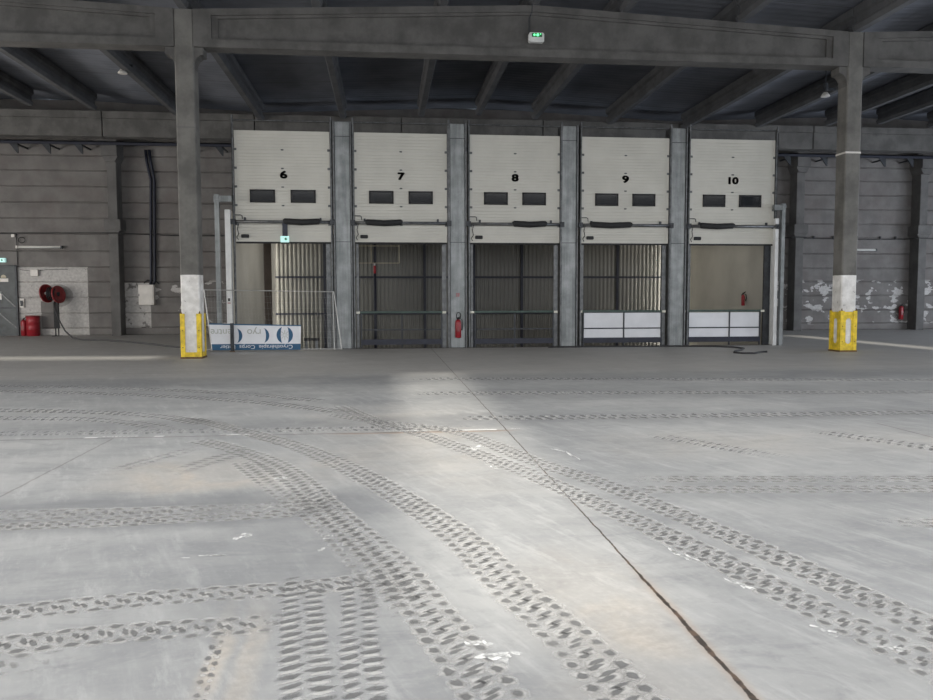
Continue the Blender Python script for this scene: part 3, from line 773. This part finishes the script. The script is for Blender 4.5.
# ------------------------------------------------------------------ low barriers in the openings
def barrier(k):
    C = DOOR[k]; n = 6 + k; w = k >= 3
    L, R = C - 1.29, C + 1.27; Y = 25.0
    if k == 3: L, R = C - 1.36, C + 1.27
    if k == 4: L, R = C - 1.42, C + 1.06
    lab = ('low barrier with white infill panels in the opening of door %d' if w else 'low open dark barrier with green top rail in the opening of door %d') % n
    t = thing('dock_barrier', (C, Y, 0), lab, 'barrier', 'low barriers in the dock openings')
    b = MB(); b.box(L - .12, R + .10, Y - .03, Y + .03, 1.12, 1.19); obj('top_rail', b, M_GREEN, t, bevel=.006)
    for s, X in ((-1, L - .10), (1, R + .08)):
        b = MB(); b.box(X - .06, X + .06, Y - .04, Y + .04, 1.11, 1.18); obj('end_cap', b, M_CAP, t)
    for X in (L, C, R):
        b = MB(); b.box(X - .022, X + .022, Y - .022, Y + .022, .02, 1.12); obj('post', b, M_DARK, t)
    b = MB(); b.box(L, R, Y - .018, Y + .018, .575, .615); obj('mid_rail', b, M_DARK, t)
    b = MB(); b.box(L - .02, R + .02, Y - .03, Y + .03, .12, .29); obj('kick_plate', b, M_NAVY, t)
    if w:
        for a_, c_ in ((L + .022, C - .022), (C + .022, R - .022)):
            for z0, z1 in ((.29, .575), (.615, 1.10)):
                b = MB(); b.box(a_, c_, Y + .0, Y + .015, z0, z1); obj('infill_panel', b, M_BARW, t)
for k in range(1, 5): barrier(k)

# ------------------------------------------------------------------ framework behind the cladding openings
t = thing('cladding_frame', (3.6, 32.3, 0), 'dark steel framework of posts and rails against the recess cladding', 'frame')
for X in (-2.43, -.39, 1.64, 3.66, 5.70, 7.75, 9.80):
    w = .05 if abs(X - 3.66) > .1 else .08
    b = MB(); b.box(X - w, X + w, 32.26, 32.38, -1.2, 4.15); obj('post', b, M_NAVY, t)
for a_, c_ in ((-4.4, 11.85),):
    b = MB(); b.box(a_, c_, 32.28, 32.36, 2.42, 2.50); obj('rail', b, M_NAVY, t)
    b = MB(); b.box(a_, c_, 32.28, 32.36, .93, 1.01); obj('rail', b, M_NAVY, t)
t = thing('corner_post', (-4.6, 31.4, -1.2), 'dark brown post at the left end of the striped cladding behind door 6', 'post')
b = MB(); b.box(-4.69, -4.42, 31.35, 31.45, -1.2, 4.2); obj('post_body', b, simple('brown_post', (.06, .045, .035), .7), t)

# ------------------------------------------------------------------ posts at the two outer ends
def endposts(xa, xb, xc, xd, za, zb, lab1, lab2, armd):
    t = thing('steel_post', ((xa + xb) / 2, 24.8, 0), lab1, 'post')
    b = MB(); b.box(xa, xb, 24.75, 24.87, 0, za); obj('shaft', b, M_GALV, t)
    b = MB(); b.box(min(xa, xa + armd) - .02, max(xb, xb + armd), 24.74, 24.88, za - .22, za - .04); obj('arm', b, M_GALV, t)
    b = MB(); b.tube([((xa + xb) / 2, 24.72, za - .1), ((xa + xb) / 2, 24.9, za - .1)], .075, 14); obj('arm_joint', b, M_GALV, t)
    t = thing('white_post', ((xc + xd) / 2, 24.85, 0), lab2, 'post')
    b = MB(); b.box(xc, xd, 24.80, 24.98, 0, zb); obj('shaft', b, M_WPOST, t, bevel=.01)
    return t
t = endposts(-5.16, -5.02, -4.87, -4.70, 4.78, 4.33, 'tall grey steel post with short arm at left end of the docks', 'white painted post left of door 6 carrying a small sticker', .38)
b = MB(); b.box(-4.845, -4.735, 24.79, 24.80, 1.42, 1.62); obj('sticker', b, M_INKW, t)
b = MB(); b.box(-4.82, -4.76, 24.785, 24.79, 1.52, 1.61); obj('sticker_pictogram', b, M_INK, t)
b = MB(); b.box(-4.835, -4.745, 24.785, 24.79, 1.45, 1.475); obj('sticker_stripe', b, M_RED, t)
endposts(13.06, 13.18, 12.87, 12.99, 4.68, 4.2, 'tall grey steel post with short arm at right end of the docks', 'white painted post just right of door 10', -.25)

# ------------------------------------------------------------------ fence and banner
t = thing('mesh_fence_panel', (-3.5, 24.4, 0), 'thin grey tube fence panel standing in front of door 6', 'fence')
T0, T1 = (-5.48, 24.55, 1.87), (-1.57, 24.55, 1.80)
B0, B1 = (-5.36, 24.2, .06), (-1.33, 24.2, .05)
b = MB(); b.tube([T0, T1], .016, 8); b.tube([B0, B1], .016, 8); obj('rails', b, M_FENCE, t)
for p, q in ((T0, (-5.2, 24.2, .02)), (T1, (-1.33, 24.2, .02)), ((-1.60, 24.55, 1.8), (-1.55, 24.2, .02))):
    b = MB(); b.tube([p, q], .018, 8); obj('upright', b, M_FENCE, t)
b = MB()
def lerp(p, q, a_): return tuple(u * (1 - a_) + v * a_ for u, v in zip(p, q))
for i in range(1, 40): b.tube([lerp(T0, T1, i / 40), lerp(B0, B1, i / 40)], .0016, 4, False)
for i in range(1, 10): b.tube([lerp(T0, B0, i / 10), lerp(T1, B1, i / 10)], .0016, 4, False)
obj('wire_mesh', b, M_FENCE, t)

BT = 24.16
t = thing('banner', (-3.9, BT, 0), 'white and blue banner lying upside down against the fence left of door 6', 'banner')
b = MB(); b.prism([(-5.27, .82), (-2.55, .76), (-2.57, .22), (-5.21, .23)], BT, BT + .012); obj('white_sheet', b, M_BANW, t)
b = MB(); b.prism([(-5.21, .23), (-2.57, .22), (-2.58, .035), (-5.18, .045)], BT, BT + .012); obj('blue_band', b, M_BANB, t)
b = MB(); b.prism([(-5.28, .86), (-2.55, .79), (-2.55, .755), (-5.27, .82)], BT - .01, BT + .02); obj('hem', b, M_BANB, t)
Yt = BT - .003
text('lettering', 'Cryothérapie  Corps  Entier', .165, (-3.88, Yt, .138), M_BANW, t, rot180=True, width=2.15)
def crescent(cx_, cz, R, side, ang=1.25, th=.52):
    out = []; inn = []
    for i in range(17):
        a_ = -ang + 2 * ang * i / 16
        out.append((cx_ + side * R * math.cos(a_), cz + R * 1.05 * math.sin(a_)))
        inn.append((cx_ + side * (R * math.cos(a_) - R * th * math.cos(a_ * PI / 2 / ang)), cz + R * 1.05 * math.sin(a_)))
    b = MB(); vs = [(u, Yt, z) for u, z in out] + [(u, Yt, z) for u, z in inn]
    b.add(vs, [(i, i + 1, 17 + i + 1, 17 + i) for i in range(16)]); return b
obj('crescent', crescent(-3.04, .49, .245, 1), M_BANB, t)
obj('crescent', crescent(-3.04, .49, .245, -1), M_BANB, t)
b = MB()
for i in range(8):
    a_ = PI * i / 4
    b.tube([(-3.04 + .03 * math.cos(a_), Yt, .49 + .03 * math.sin(a_)), (-3.04 + .14 * math.cos(a_), Yt, .49 + .15 * math.sin(a_))], .008, 4)
obj('snowflake', b, M_BANG, t)
obj('letter_crescent', crescent(-3.72, .48, .22, 1, 1.3, .46), M_BANB, t)
obj('letter_crescent', crescent(-4.52, .48, .22, 1, 1.3, .46), M_BANB, t)
text('lettering', 'ryo', .30, (-3.95, Yt, .58), M_BANG, t, rot180=True, width=.40)
text('lettering', 'entre', .30, (-4.92, Yt, .59), M_BANG, t, rot180=True, width=.62)
t = thing('short_upright', (-4.6, BT - .05, 0), 'short dark upright standing in front of the upside down banner', 'post')
b = MB(); b.box(-4.64, -4.54, BT - .08, BT - .03, 0, .86); obj('upright', b, M_DARK, t)
b = MB(); b.box(-4.67, -4.51, BT - .10, BT - .02, 0, .02); obj('foot', b, M_RUST, t)
t = thing('rubber_bumper', (-2.3, 24.5, .3), 'small black rubber bumper low in the opening of door 6', 'bumper')
b = MB(); b.box(-2.55, -2.08, 24.97, 25.06, .26, .35); obj('bumper_body', b, M_BLACK, t, bevel=.01)
b = MB(); b.box(-2.52, -2.44, 24.99, 25.05, .0, .26); b.box(-2.20, -2.12, 24.99, 25.05, .0, .26); obj('bracket', b, M_TRACK, t)

# open frame hanging behind door 7
t = thing('rod_frame', (-.2, 26.9, 2.8), 'thin cream rectangular frame hanging behind the opening of door 7', 'frame')
b = MB()
for p, q in (((-.93, 2.8), (.50, 2.8)), ((.50, 2.8), (.50, 3.42)), ((-.45, 2.8), (-.45, 3.5)), ((-.93, 3.38), (.50, 3.38)), ((-.93, 2.8), (-.93, 3.42))):
    b.tube([(p[0], 27, p[1]), (q[0], 27, q[1])], .014, 6)
obj('rods', b, M_RODY, t)
b = MB()
for X in (-.93, .5): b.tube([(X, 27, 3.38), (X, 27, 4.2)], .006, 6)
obj('hanger', b, M_DARK, t)
t = thing('signal_post', (-.34, 27.2, -1.2), 'slim dark post with red and white top behind door 7', 'post')
b = MB(); b.tube([(-.34, 27.2, -1.2), (-.34, 27.2, 2.45)], .045, 10); obj('pole', b, M_NAVY, t, smooth=True)
b = MB(); b.tube([(-.34, 27.2, 2.45), (-.34, 27.2, 2.72)], .046, 10); obj('red_top', b, M_RED, t, smooth=True)
b = MB(); b.tube([(-.34, 27.2, 2.72), (-.34, 27.2, 2.80)], .03, 10); obj('white_tip', b, M_INKW, t, smooth=True)
b = MB(); b.box(-.44, -.24, 27.1, 27.3, -1.2, -1.18); obj('foot', b, M_NAVY, t)

# ------------------------------------------------------------------ fire extinguishers
def extinguisher(X, Y, z0, lab, hose=True, ring=False, s=1.0, hanging=True):
    t = thing('fire_extinguisher', (X, Y, z0), lab, 'fire extinguisher')
    b = MB(); r = .085 * s; h = .52 * s
    b.lathe([(r * .8, 0), (r, .02), (r, h - .09), (r * .85, h - .04), (r * .5, h - .005), (r * .34, h)], (X, Y, z0), n=20); obj('cylinder', b, M_RED, t, smooth=True)
    b = MB(); b.lathe([(r * .36, 0), (r * .36, .05)], (X, Y, z0 + h), n=12); b.box(X - .02, X + .07, Y - .015, Y + .015, z0 + h + .05, z0 + h + .075); b.prism([(X - .03, z0 + h + .02), (X + .09, z0 + h + .10), (X + .09, z0 + h + .12), (X - .03, z0 + h + .05)], Y - .012, Y + .012)
    obj('valve', b, M_BLACK, t)
    b = MB(); b.tube([(X + .03, Y - .02, z0 + h + .03), (X + r + .03, Y - .03, z0 + h), (X + r + .045, Y - .03, z0 + h * .7), (X + r + .02, Y - .02, z0 + h * .42)], [.012, .012, .014, .022], 8); obj('hose', b, M_BLACK, t, smooth=True)
    if ring:
        b = MB(); b.tube([(X + .01 + .07 * math.sin(a_), Y - .02, z0 + h + .12 + .11 * math.cos(a_)) for a_ in (2 * PI * i / 20 for i in range(21))], .014, 6); obj('grip_loop', b, M_BLACK, t)
    b = MB(); b.box(X - r * .55, X + r * .45, Y - r - .003, Y - r + .02, z0 + h * .35, z0 + h * .62); obj('label_plate', b, M_DRED, t)
    if hanging:
        b = MB(); b.box(X - .03, X + .03, Y + r * .9, Y + r + .012, z0 + h * .7, z0 + h + .02); obj('wall_bracket', b, M_DARK, t)
    return t
extinguisher(2.325, 24.83, .33, 'red fire extinguisher hanging on the pier between doors 7 and 8', ring=True, s=1.12)
extinguisher(-15.66, 35.8, .0, 'red fire extinguisher on the floor between dark door and red barrel', s=1.35, hanging=False)
extinguisher(25.16, 35.85, .50, 'red fire extinguisher on the back wall right of the right column', s=1.25)
extinguisher(12.80, 26.9, 1.30, 'small red fire extinguisher on the beige recess wall behind door 10', s=.75, hanging=True)
b = MB(); b.box(2.26, 2.39, 24.915, 24.93, 1.62, 1.76)
t = thing('extinguisher_sign', (2.32, 24.92, 1.7), 'small white and red sign above the extinguisher on the pier', 'sign')
obj('plate', b, M_GALV, t)
b = MB()
for X in (2.28, 2.34): b.box(X, X + .03, 24.911, 24.915, 1.64, 1.73)
b.box(2.27, 2.38, 24.911, 24.915, 1.735, 1.75); obj('pictogram', b, M_RED, t)

# ------------------------------------------------------------------ things along the left part of the back wall
t = thing('sheet_door', (-16.4, 35.98, 0), 'dark grey steel door with diagonal braces at far left', 'door')
b = MB(); b.box(-17.4, -15.93, 35.93, 36, .0, 3.04); obj('leaf', b, M_DOORG, t)
b = MB(); b.box(-17.4, -15.93, 35.89, 35.94, 1.18, 1.26); b.box(-15.99, -15.91, 35.88, 35.98, 0, 3.06); b.box(-17.4, -15.9, 35.88, 35.98, 3.02, 3.08); obj('frame', b, M_DARK, t)
for p, q in (((-16.75, 2.0), (-16.0, 1.2)), ((-16.75, 1.0), (-16.0, .3))):
    b = MB(); b.prism([(p[0], p[1]), (q[0], q[1]), (q[0], q[1] + .07), (p[0], p[1] + .07)], 35.90, 35.94); obj('brace', b, M_TRACK, t)
b = MB(); b.box(-16.62, -16.28, 35.915, 35.93, 2.35, 2.50); obj('notice', b, M_CREAMB, t)
b = MB(); b.prism([(-16.47 + .11 * math.cos(PI * i / 8), 2.53 + .13 * math.sin(PI * i / 8)) for i in range(9)], 35.915, 35.93); obj('round_notice', b, M_RODY, t)
b = MB(); b.box(-16.85, -16.58, 35.915, 35.93, 1.58, 1.92); obj('white_notice', b, M_INKW, t)
t = thing('exit_sign', (-16.55, 35.9, 3.25), 'small glowing green exit sign above the dark door at far left', 'sign')
b = MB(); b.box(-16.78, -16.36, 35.86, 36, 3.2, 3.38); obj('sign_box', b, M_PALES, t)
b = MB(); b.prism([(-16.5, 3.24), (-16.42, 3.29), (-16.5, 3.34)], 35.855, 35.86); obj('arrow', b, M_DARKGREEN, t)

def tube_light(x0, x1, z, lab, Y=35.8):
    t = thing('tube_light', ((x0 + x1) / 2, Y, z), lab, 'light', 'tube lights on the back wall')
    b = MB(); b.box(x0, x1, Y + .02, Y + .12, z + .0, z + .08); obj('housing', b, M_CREAMB, t)
    b = MB(); b.tube([(x0 + .04, Y, z + .02), (x1 - .04, Y, z + .02)], .035, 12); obj('tube', b, M_TUBE, t, smooth=True)
    for X in (x0, x1 - .05):
        b = MB(); b.box(X, X + .05, Y - .045, Y + .12, z - .03, z + .09); obj('end_cap', b, M_DARK if X > x0 else M_CREAMB, t)
    b = MB(); b.box(x0 + .1, x0 + .16, Y + .1, 36, z + .02, z + .08); b.box(x1 - .16, x1 - .1, Y + .1, 36, z + .02, z + .08); obj('wall_bracket', b, M_DARK, t)
tube_light(-15.85, -13.95, 3.82, 'long unlit tube light on the wall above the hose reel')
tube_light(22.2, 23.75, 3.84, 'unlit tube light on the wall just right of the right column')

b = MB(); b.tube([(-24, 35.95, 4.47), (-20, 35.95, 4.42), (-16, 35.95, 4.46), (-12, 35.2, 4.43), (-11.2, 35.2, 4.42), (-9, 35.95, 4.38), (-5, 35.95, 4.40), (-4, 35.95, 4.4)], .022, 6)
obj('wall_cable', b, M_CABLE, org=(-12, 35.95, 4.4), label='thin dark cable running along the wall above the hose reel', cat='cable')
b = MB(); b.tube([(14, 35.95, 4.42), (18.9, 35.95, 4.42), (19.1, 35.18, 4.42), (19.8, 35.18, 4.42), (20, 35.95, 4.42), (24, 35.95, 4.38), (25.2, 35.95, 4.4), (25.3, 35.18, 4.4), (26, 35.18, 4.4), (32, 35.95, 4.4)], .018, 6)
for X in (20.6, 21.6, 22.8, 24.0, 24.8): b.box(X - .03, X + .03, 35.9, 35.98, 4.42, 4.54)
obj('wall_cable', b, M_CABLE, org=(20, 35.95, 4.4), label='thin dark cable with clips along the wall behind the right column', cat='cable')
t = thing('cable_drop', (-15.9, 35.95, 3.0), 'thin cable dropping with a coil beside the dark door', 'cable')
b = MB(); b.tube([(-15.88, 35.95, 4.45), (-15.88, 35.95, 3.1)], .016, 6); obj('drop', b, M_CABLE, t)
b = MB(); b.tube([(-15.66 + .14 * math.cos(a_), 35.93, 4.16 + .12 * math.sin(a_)) for a_ in (2 * PI * i / 14 for i in range(22))], .016, 6); obj('coil', b, M_CABLE, t)
b = MB(); b.box(-16.06, -15.92, 35.86, 36, 4.28, 4.4); obj('junction_box', b, M_CREAMB, t)
b = MB(); b.box(-15.33, -15.02, 35.86, 36, 2.60, 2.88)
t = thing('junction_box', (-15.2, 35.9, 2.6), 'cream junction box at top of the white painted wall', 'box'); obj('box_body', b, M_CREAMB, t, bevel=.01)
b = MB(); b.tube([(-14.98, 35.97, 2.85), (-14.7, 35.97, 2.88), (-13.8, 35.97, 2.9)], .012, 6); b.tube([(-15.8, 35.97, 2.88), (-15.33, 35.97, 2.82)], .012, 6); obj('wire', b, M_CABLE, t)
t = thing('wall_call_point', (-15.75, 35.9, 1.3), 'small dark switch box beside the dark door', 'switch')
b = MB(); b.box(-15.83, -15.66, 35.9, 36, 1.22, 1.62); obj('back_plate', b, M_CREAMB, t)
b = MB(); b.box(-15.80, -15.70, 35.86, 35.9, 1.30, 1.54); obj('switch_body', b, M_DARK, t)

# hose reel with two discs on a stand
t = thing('hose_reel', (-14.4, 35.5, 0), 'dark red twin disc hose reel on a black stand', 'hose reel')
def disc(c, ax, R):
    b = MB(); b.lathe([(R * .30, -.012), (R * .93, -.03), (R, -.03), (R, .03), (R * .93, .03), (R * .9, .0), (R * .30, .012)], c, ax, 28)
    return b
obj('reel_disc', disc((-14.47, 35.35, 1.84), (.92, -.36, .14), .40), M_DRED, t, smooth=True)
obj('reel_disc', disc((-14.02, 35.42, 1.80), (.92, -.36, .14), .38), M_DRED, t, smooth=True)
b = MB(); b.tube([(-14.50, 35.36, 1.84), (-13.98, 35.42, 1.80)], .10, 14)
for i in range(5):
    c_ = lerp((-14.38, 35.36, 1.83), (-14.12, 35.41, 1.81), i / 4)
    b.tube([(c_[0] + .0, c_[1] + .26 * math.cos(a_), c_[2] + .26 * math.sin(a_)) for a_ in (2 * PI * j / 20 for j in range(21))], .025, 6)
obj('wound_hose', b, M_BLACK, t)
b = MB(); b.tube([(-14.62, 35.25, 1.86), (-14.46, 35.3, 1.84)], .06, 12); obj('hub', b, M_CREAMB, t)
b = MB(); b.box(-14.22, -14.02, 35.35, 35.45, .35, 1.45); b.tube([(-14.14, 35.4, 1.4), (-14.18, 35.4, 1.78)], .04, 8)
b.box(-14.20, -14.16, 35.38, 35.42, 0, .4); b.box(-14.08, -14.04, 35.38, 35.42, 0, .4); b.box(-14.27, -13.97, 35.2, 35.6, 0, .02); obj('stand', b, M_BLACK, t)
b = MB(); b.box(-14.16, -14.08, 35.42, 36, 1.6, 1.68); obj('wall_arm', b, M_DARK, t)
b = MB()
hp = [(-14.1, 35.2, 1.45), (-13.9, 34.7, 1.2), (-13.4, 33.8, .75), (-12.85, 33.0, .3), (-12.3, 32.3, .06), (-11.7, 31.6, .03), (-10.6, 31.0, .03), (-9.3, 29.6, .03), (-8.1, 28.1, .03), (-7.2, 26.8, .03), (-6.6, 26.1, .03), (-6.1, 25.4, .03), (-5.7, 24.6, .03)]
b.tube(hp, .03, 8)
obj('floor_hose', b, M_CABG, org=(-12, 32, 0), label='dark hose running from the hose reel across the floor to the left column', cat='hose', smooth=True)

t = thing('red_barrel', (-15.33, 35.65, 0), 'red drum standing on the floor left of the hose reel', 'barrel')
b = MB(); b.lathe([(.24, 0), (.26, .02), (.265, .27), (.285, .29), (.265, .31), (.265, .55), (.285, .57), (.265, .59), (.27, .80), (.285, .82), (.25, .84)], (-15.22, 35.68, 0), n=26); obj('drum_body', b, M_RED, t, smooth=True)
b = MB(); b.lathe([(.285, 0), (.29, .02), (.27, .045), (.1, .05)], (-15.22, 35.68, .84), n=26); obj('lid', b, M_DRED, t, smooth=True)
t = thing('electrical_box', (-10.46, 35.9, 1.3), 'cream electrical cabinet on the wall left of the left column', 'electrical box')
b = MB(); b.box(-10.80, -10.14, 35.76, 36, 1.33, 2.22); obj('cabinet_body', b, M_CREAMB, t, bevel=.015)
b = MB(); b.box(-10.75, -10.19, 35.745, 35.76, 1.38, 2.17); obj('cabinet_door', b, M_CREAMB, t, bevel=.008)
b = MB(); b.box(-10.78, -10.755, 35.735, 35.75, 1.72, 1.82); obj('lock', b, M_DARK, t)
for i, (dx, lab) in enumerate(((.04, 'left'), (.20, 'right'))):
    b = MB(); b.tube([(-10.40 + dx, 35.9, 8.1), (-10.36 + dx, 35.9, 7.6), (-10.20 + dx * .9, 35.9, 6.8), (-10.28 + dx, 35.9, 4.2), (-10.32 + dx, 35.9, 2.4), (-10.34 + dx * .7, 35.9, 2.22)], .06, 8)
    obj('cable_conduit', b, M_NAVY, org=(-10.3 + dx, 35.9, 2.2), label='%s one of two black conduits above the cream electrical cabinet' % lab, cat='pipe', group='black conduits above the cabinet', smooth=True)
b = MB(); b.tube([(-10.6, 35.95, 2.3), (-10.45, 35.95, 2.42), (-10.1, 35.95, 2.4), (-9.95, 35.95, 2.25)], .03, 6)
obj('loose_cable', b, M_CABLE, org=(-10.3, 35.95, 2.3), label='short loose cable looped over the cream electrical cabinet', cat='cable')

# ------------------------------------------------------------------ exit sign on the beam, roof lamps, right hose
t = thing('exit_sign', (4.16, 21.4, 8.5), 'green lit exit sign box in the middle of the long beam', 'sign')
b = MB(); b.prism([(3.95, 8.56), (3.99, 8.53), (4.34, 8.53), (4.37, 8.56), (4.37, 8.74), (4.34, 8.78), (3.99, 8.78), (3.95, 8.74)], 21.36, 21.5); obj('sign_box', b, M_INKW, t)
b = MB(); b.box(4.03, 4.31, 21.345, 21.36, 8.66, 8.76); obj('green_face', b, M_DARKGREEN, t)
b = MB()
b.tube([(4.10, 21.335, 8.71), (4.10, 21.345, 8.71)], .03, 10); b.tube([(4.19, 21.335, 8.71), (4.19, 21.345, 8.71)], .038, 10); b.tube([(4.27, 21.335, 8.735), (4.27, 21.345, 8.735)], .015, 8)
obj('lit_pictogram', b, M_GREENS, t)
b = MB(); b.tube([(3.99, 21.44, 8.78), (3.99, 21.44, 9.2), (4.05, 21.44, 9.35), (4.05, 21.44, 9.55)], .012, 6); b.tube([(3.96, 21.44, 8.78), (3.955, 21.44, 9.15), (4.04, 21.44, 9.35)], .008, 6); obj('cable', b, M_DARK, t)
def roof_lamp(X, Y, z, lab):
    t = thing('roof_lamp', (X, Y, z), lab, 'lamp', 'lamps under the roof')
    b = MB(); b.lathe([(.15, 0), (.15, .03), (.10, .10), (.06, .15)], (X, Y, z), (0.0, 0, 1), 20); obj('shade', b, M_CREAMB, t, smooth=True)
    b = MB(); b.lathe([(.05, 0), (.08, .03), (.08, .25)], (X, Y, z + .2), n=12); b.box(X + .05, X + .35, Y - .04, Y + .04, z + .22, z + .30); obj('fitting', b, M_DARK, t)
    b = MB(); b.tube([(X, Y, z + .4), (X, Y, roof_z(X) + .45)], .015, 6); obj('hanger', b, M_DARK, t)
roof_lamp(-8.75, 28.0, 9.2, 'white lamp hanging under the roof left of the left column')
roof_lamp(15.3, 26.2, 8.55, 'white lamp hanging under the roof beside the right column top')
hp = [(5.2, 24.55, .02), (6.5, 24.6, .02), (8.2, 24.52, .02), (9.6, 24.4, .02), (10.5, 24.15, .02), (11.0, 23.7, .02), (11.05, 23.1, .02), (10.7, 22.5, .02), (10.2, 21.9, .02), (9.95, 21.4, .02), (10.05, 21.05, .02), (10.35, 21.0, .02), (10.6, 21.3, .02), (10.9, 21.55, .02), (11.0, 21.5, .03)]
b = MB(); b.tube(hp, .03, 8)
obj('floor_hose', b, M_CABLE, org=(9, 23, 0), label='black hose lying on the floor in front of doors 9 and 10', cat='hose', smooth=True)

# ------------------------------------------------------------------ light
W = bpy.data.worlds.new('sky'); S.world = W; W.use_nodes = True
bg = W.node_tree.nodes['Background']; bg.inputs[0].default_value = (.78, .88, 1.0, 1); bg.inputs[1].default_value = 1.2
def area(name, loc, sx, sz, rot, power, col=(1, 1, 1), spread=None):
    l = bpy.data.lights.new(name, 'AREA'); l.shape = 'RECTANGLE'; l.size = sx; l.size_y = sz; l.energy = power; l.color = col
    if spread: l.spread = spread
    o = bpy.data.objects.new(name, l); COL.objects.link(o); o.location = loc; o.rotation_euler = rot
    return o
# added fill lamps hung under the roof deck, around and behind the viewer
area('overhead_fill_front', (4, 6.5, 9.3), 46, 3.0, (0, 0, 0), 2500, (1.0, .985, .95))
area('overhead_fill_rear', (4, -4, 9.3), 46, 3.0, (0, 0, 0), 1500, (1.0, .985, .95))
# daylight through the tall front openings and the side gates
area('front_daylight', (4.5, YF + .1, 3), 50, 5.6, (PI / 2, 0, 0), 3000, (.97, .98, 1.0))
area('right_gate_daylight', (XR - .1, 19, 2.6), 22, 4.6, (PI / 2, 0, PI / 2), 2800, (.80, .88, 1.0))
area('left_gate_daylight', (XL + .1, 19, 2.6), 20, 4.6, (PI / 2, 0, -PI / 2), 2300, (1.0, .95, .88))
# daylight coming in at both ends of the cladding in the dock recess
area('recess_gap_left', (-4.95, 32.1, 1.4), .5, 5.0, (PI / 2, 0, -PI / 2), 95, (1.0, .95, .85))
area('recess_gap_right', (12.5, 32.2, 1.4), .45, 5.0, (PI / 2, 0, PI / 2), 170, (1.0, .96, .9))
area('recess_fill_left', (-2.9, 28.2, 4.12), 2.2, 4.5, (0, 0, 0), 45, (1.0, .97, .9))  # added fill lamp below the recess ceiling, brightens the left beige wall
area('recess_fill_right', (11.2, 28.2, 4.12), 2.0, 4.5, (0, 0, 0), 22, (1.0, .97, .9))  # weaker added fill lamp at the right end of the recess
sun = bpy.data.lights.new('sun', 'SUN'); sun.energy = 3.6; sun.angle = math.radians(2.2); sun.color = (1, .95, .84)
so = bpy.data.objects.new('sun', sun); COL.objects.link(so)
el = math.radians(36); so.rotation_euler = Vector((0, -math.cos(el), math.sin(el))).to_track_quat('Z', 'Y').to_euler()

S.view_settings.view_transform = 'Standard'; S.view_settings.look = 'None'
S.view_settings.exposure = 0.08; S.view_settings.gamma = 1.0; S.view_settings.use_curve_mapping = False
S.cycles.use_denoising = True; S.cycles.transparent_max_bounces = 32
S.cycles.max_bounces = 8; S.cycles.diffuse_bounces = 5
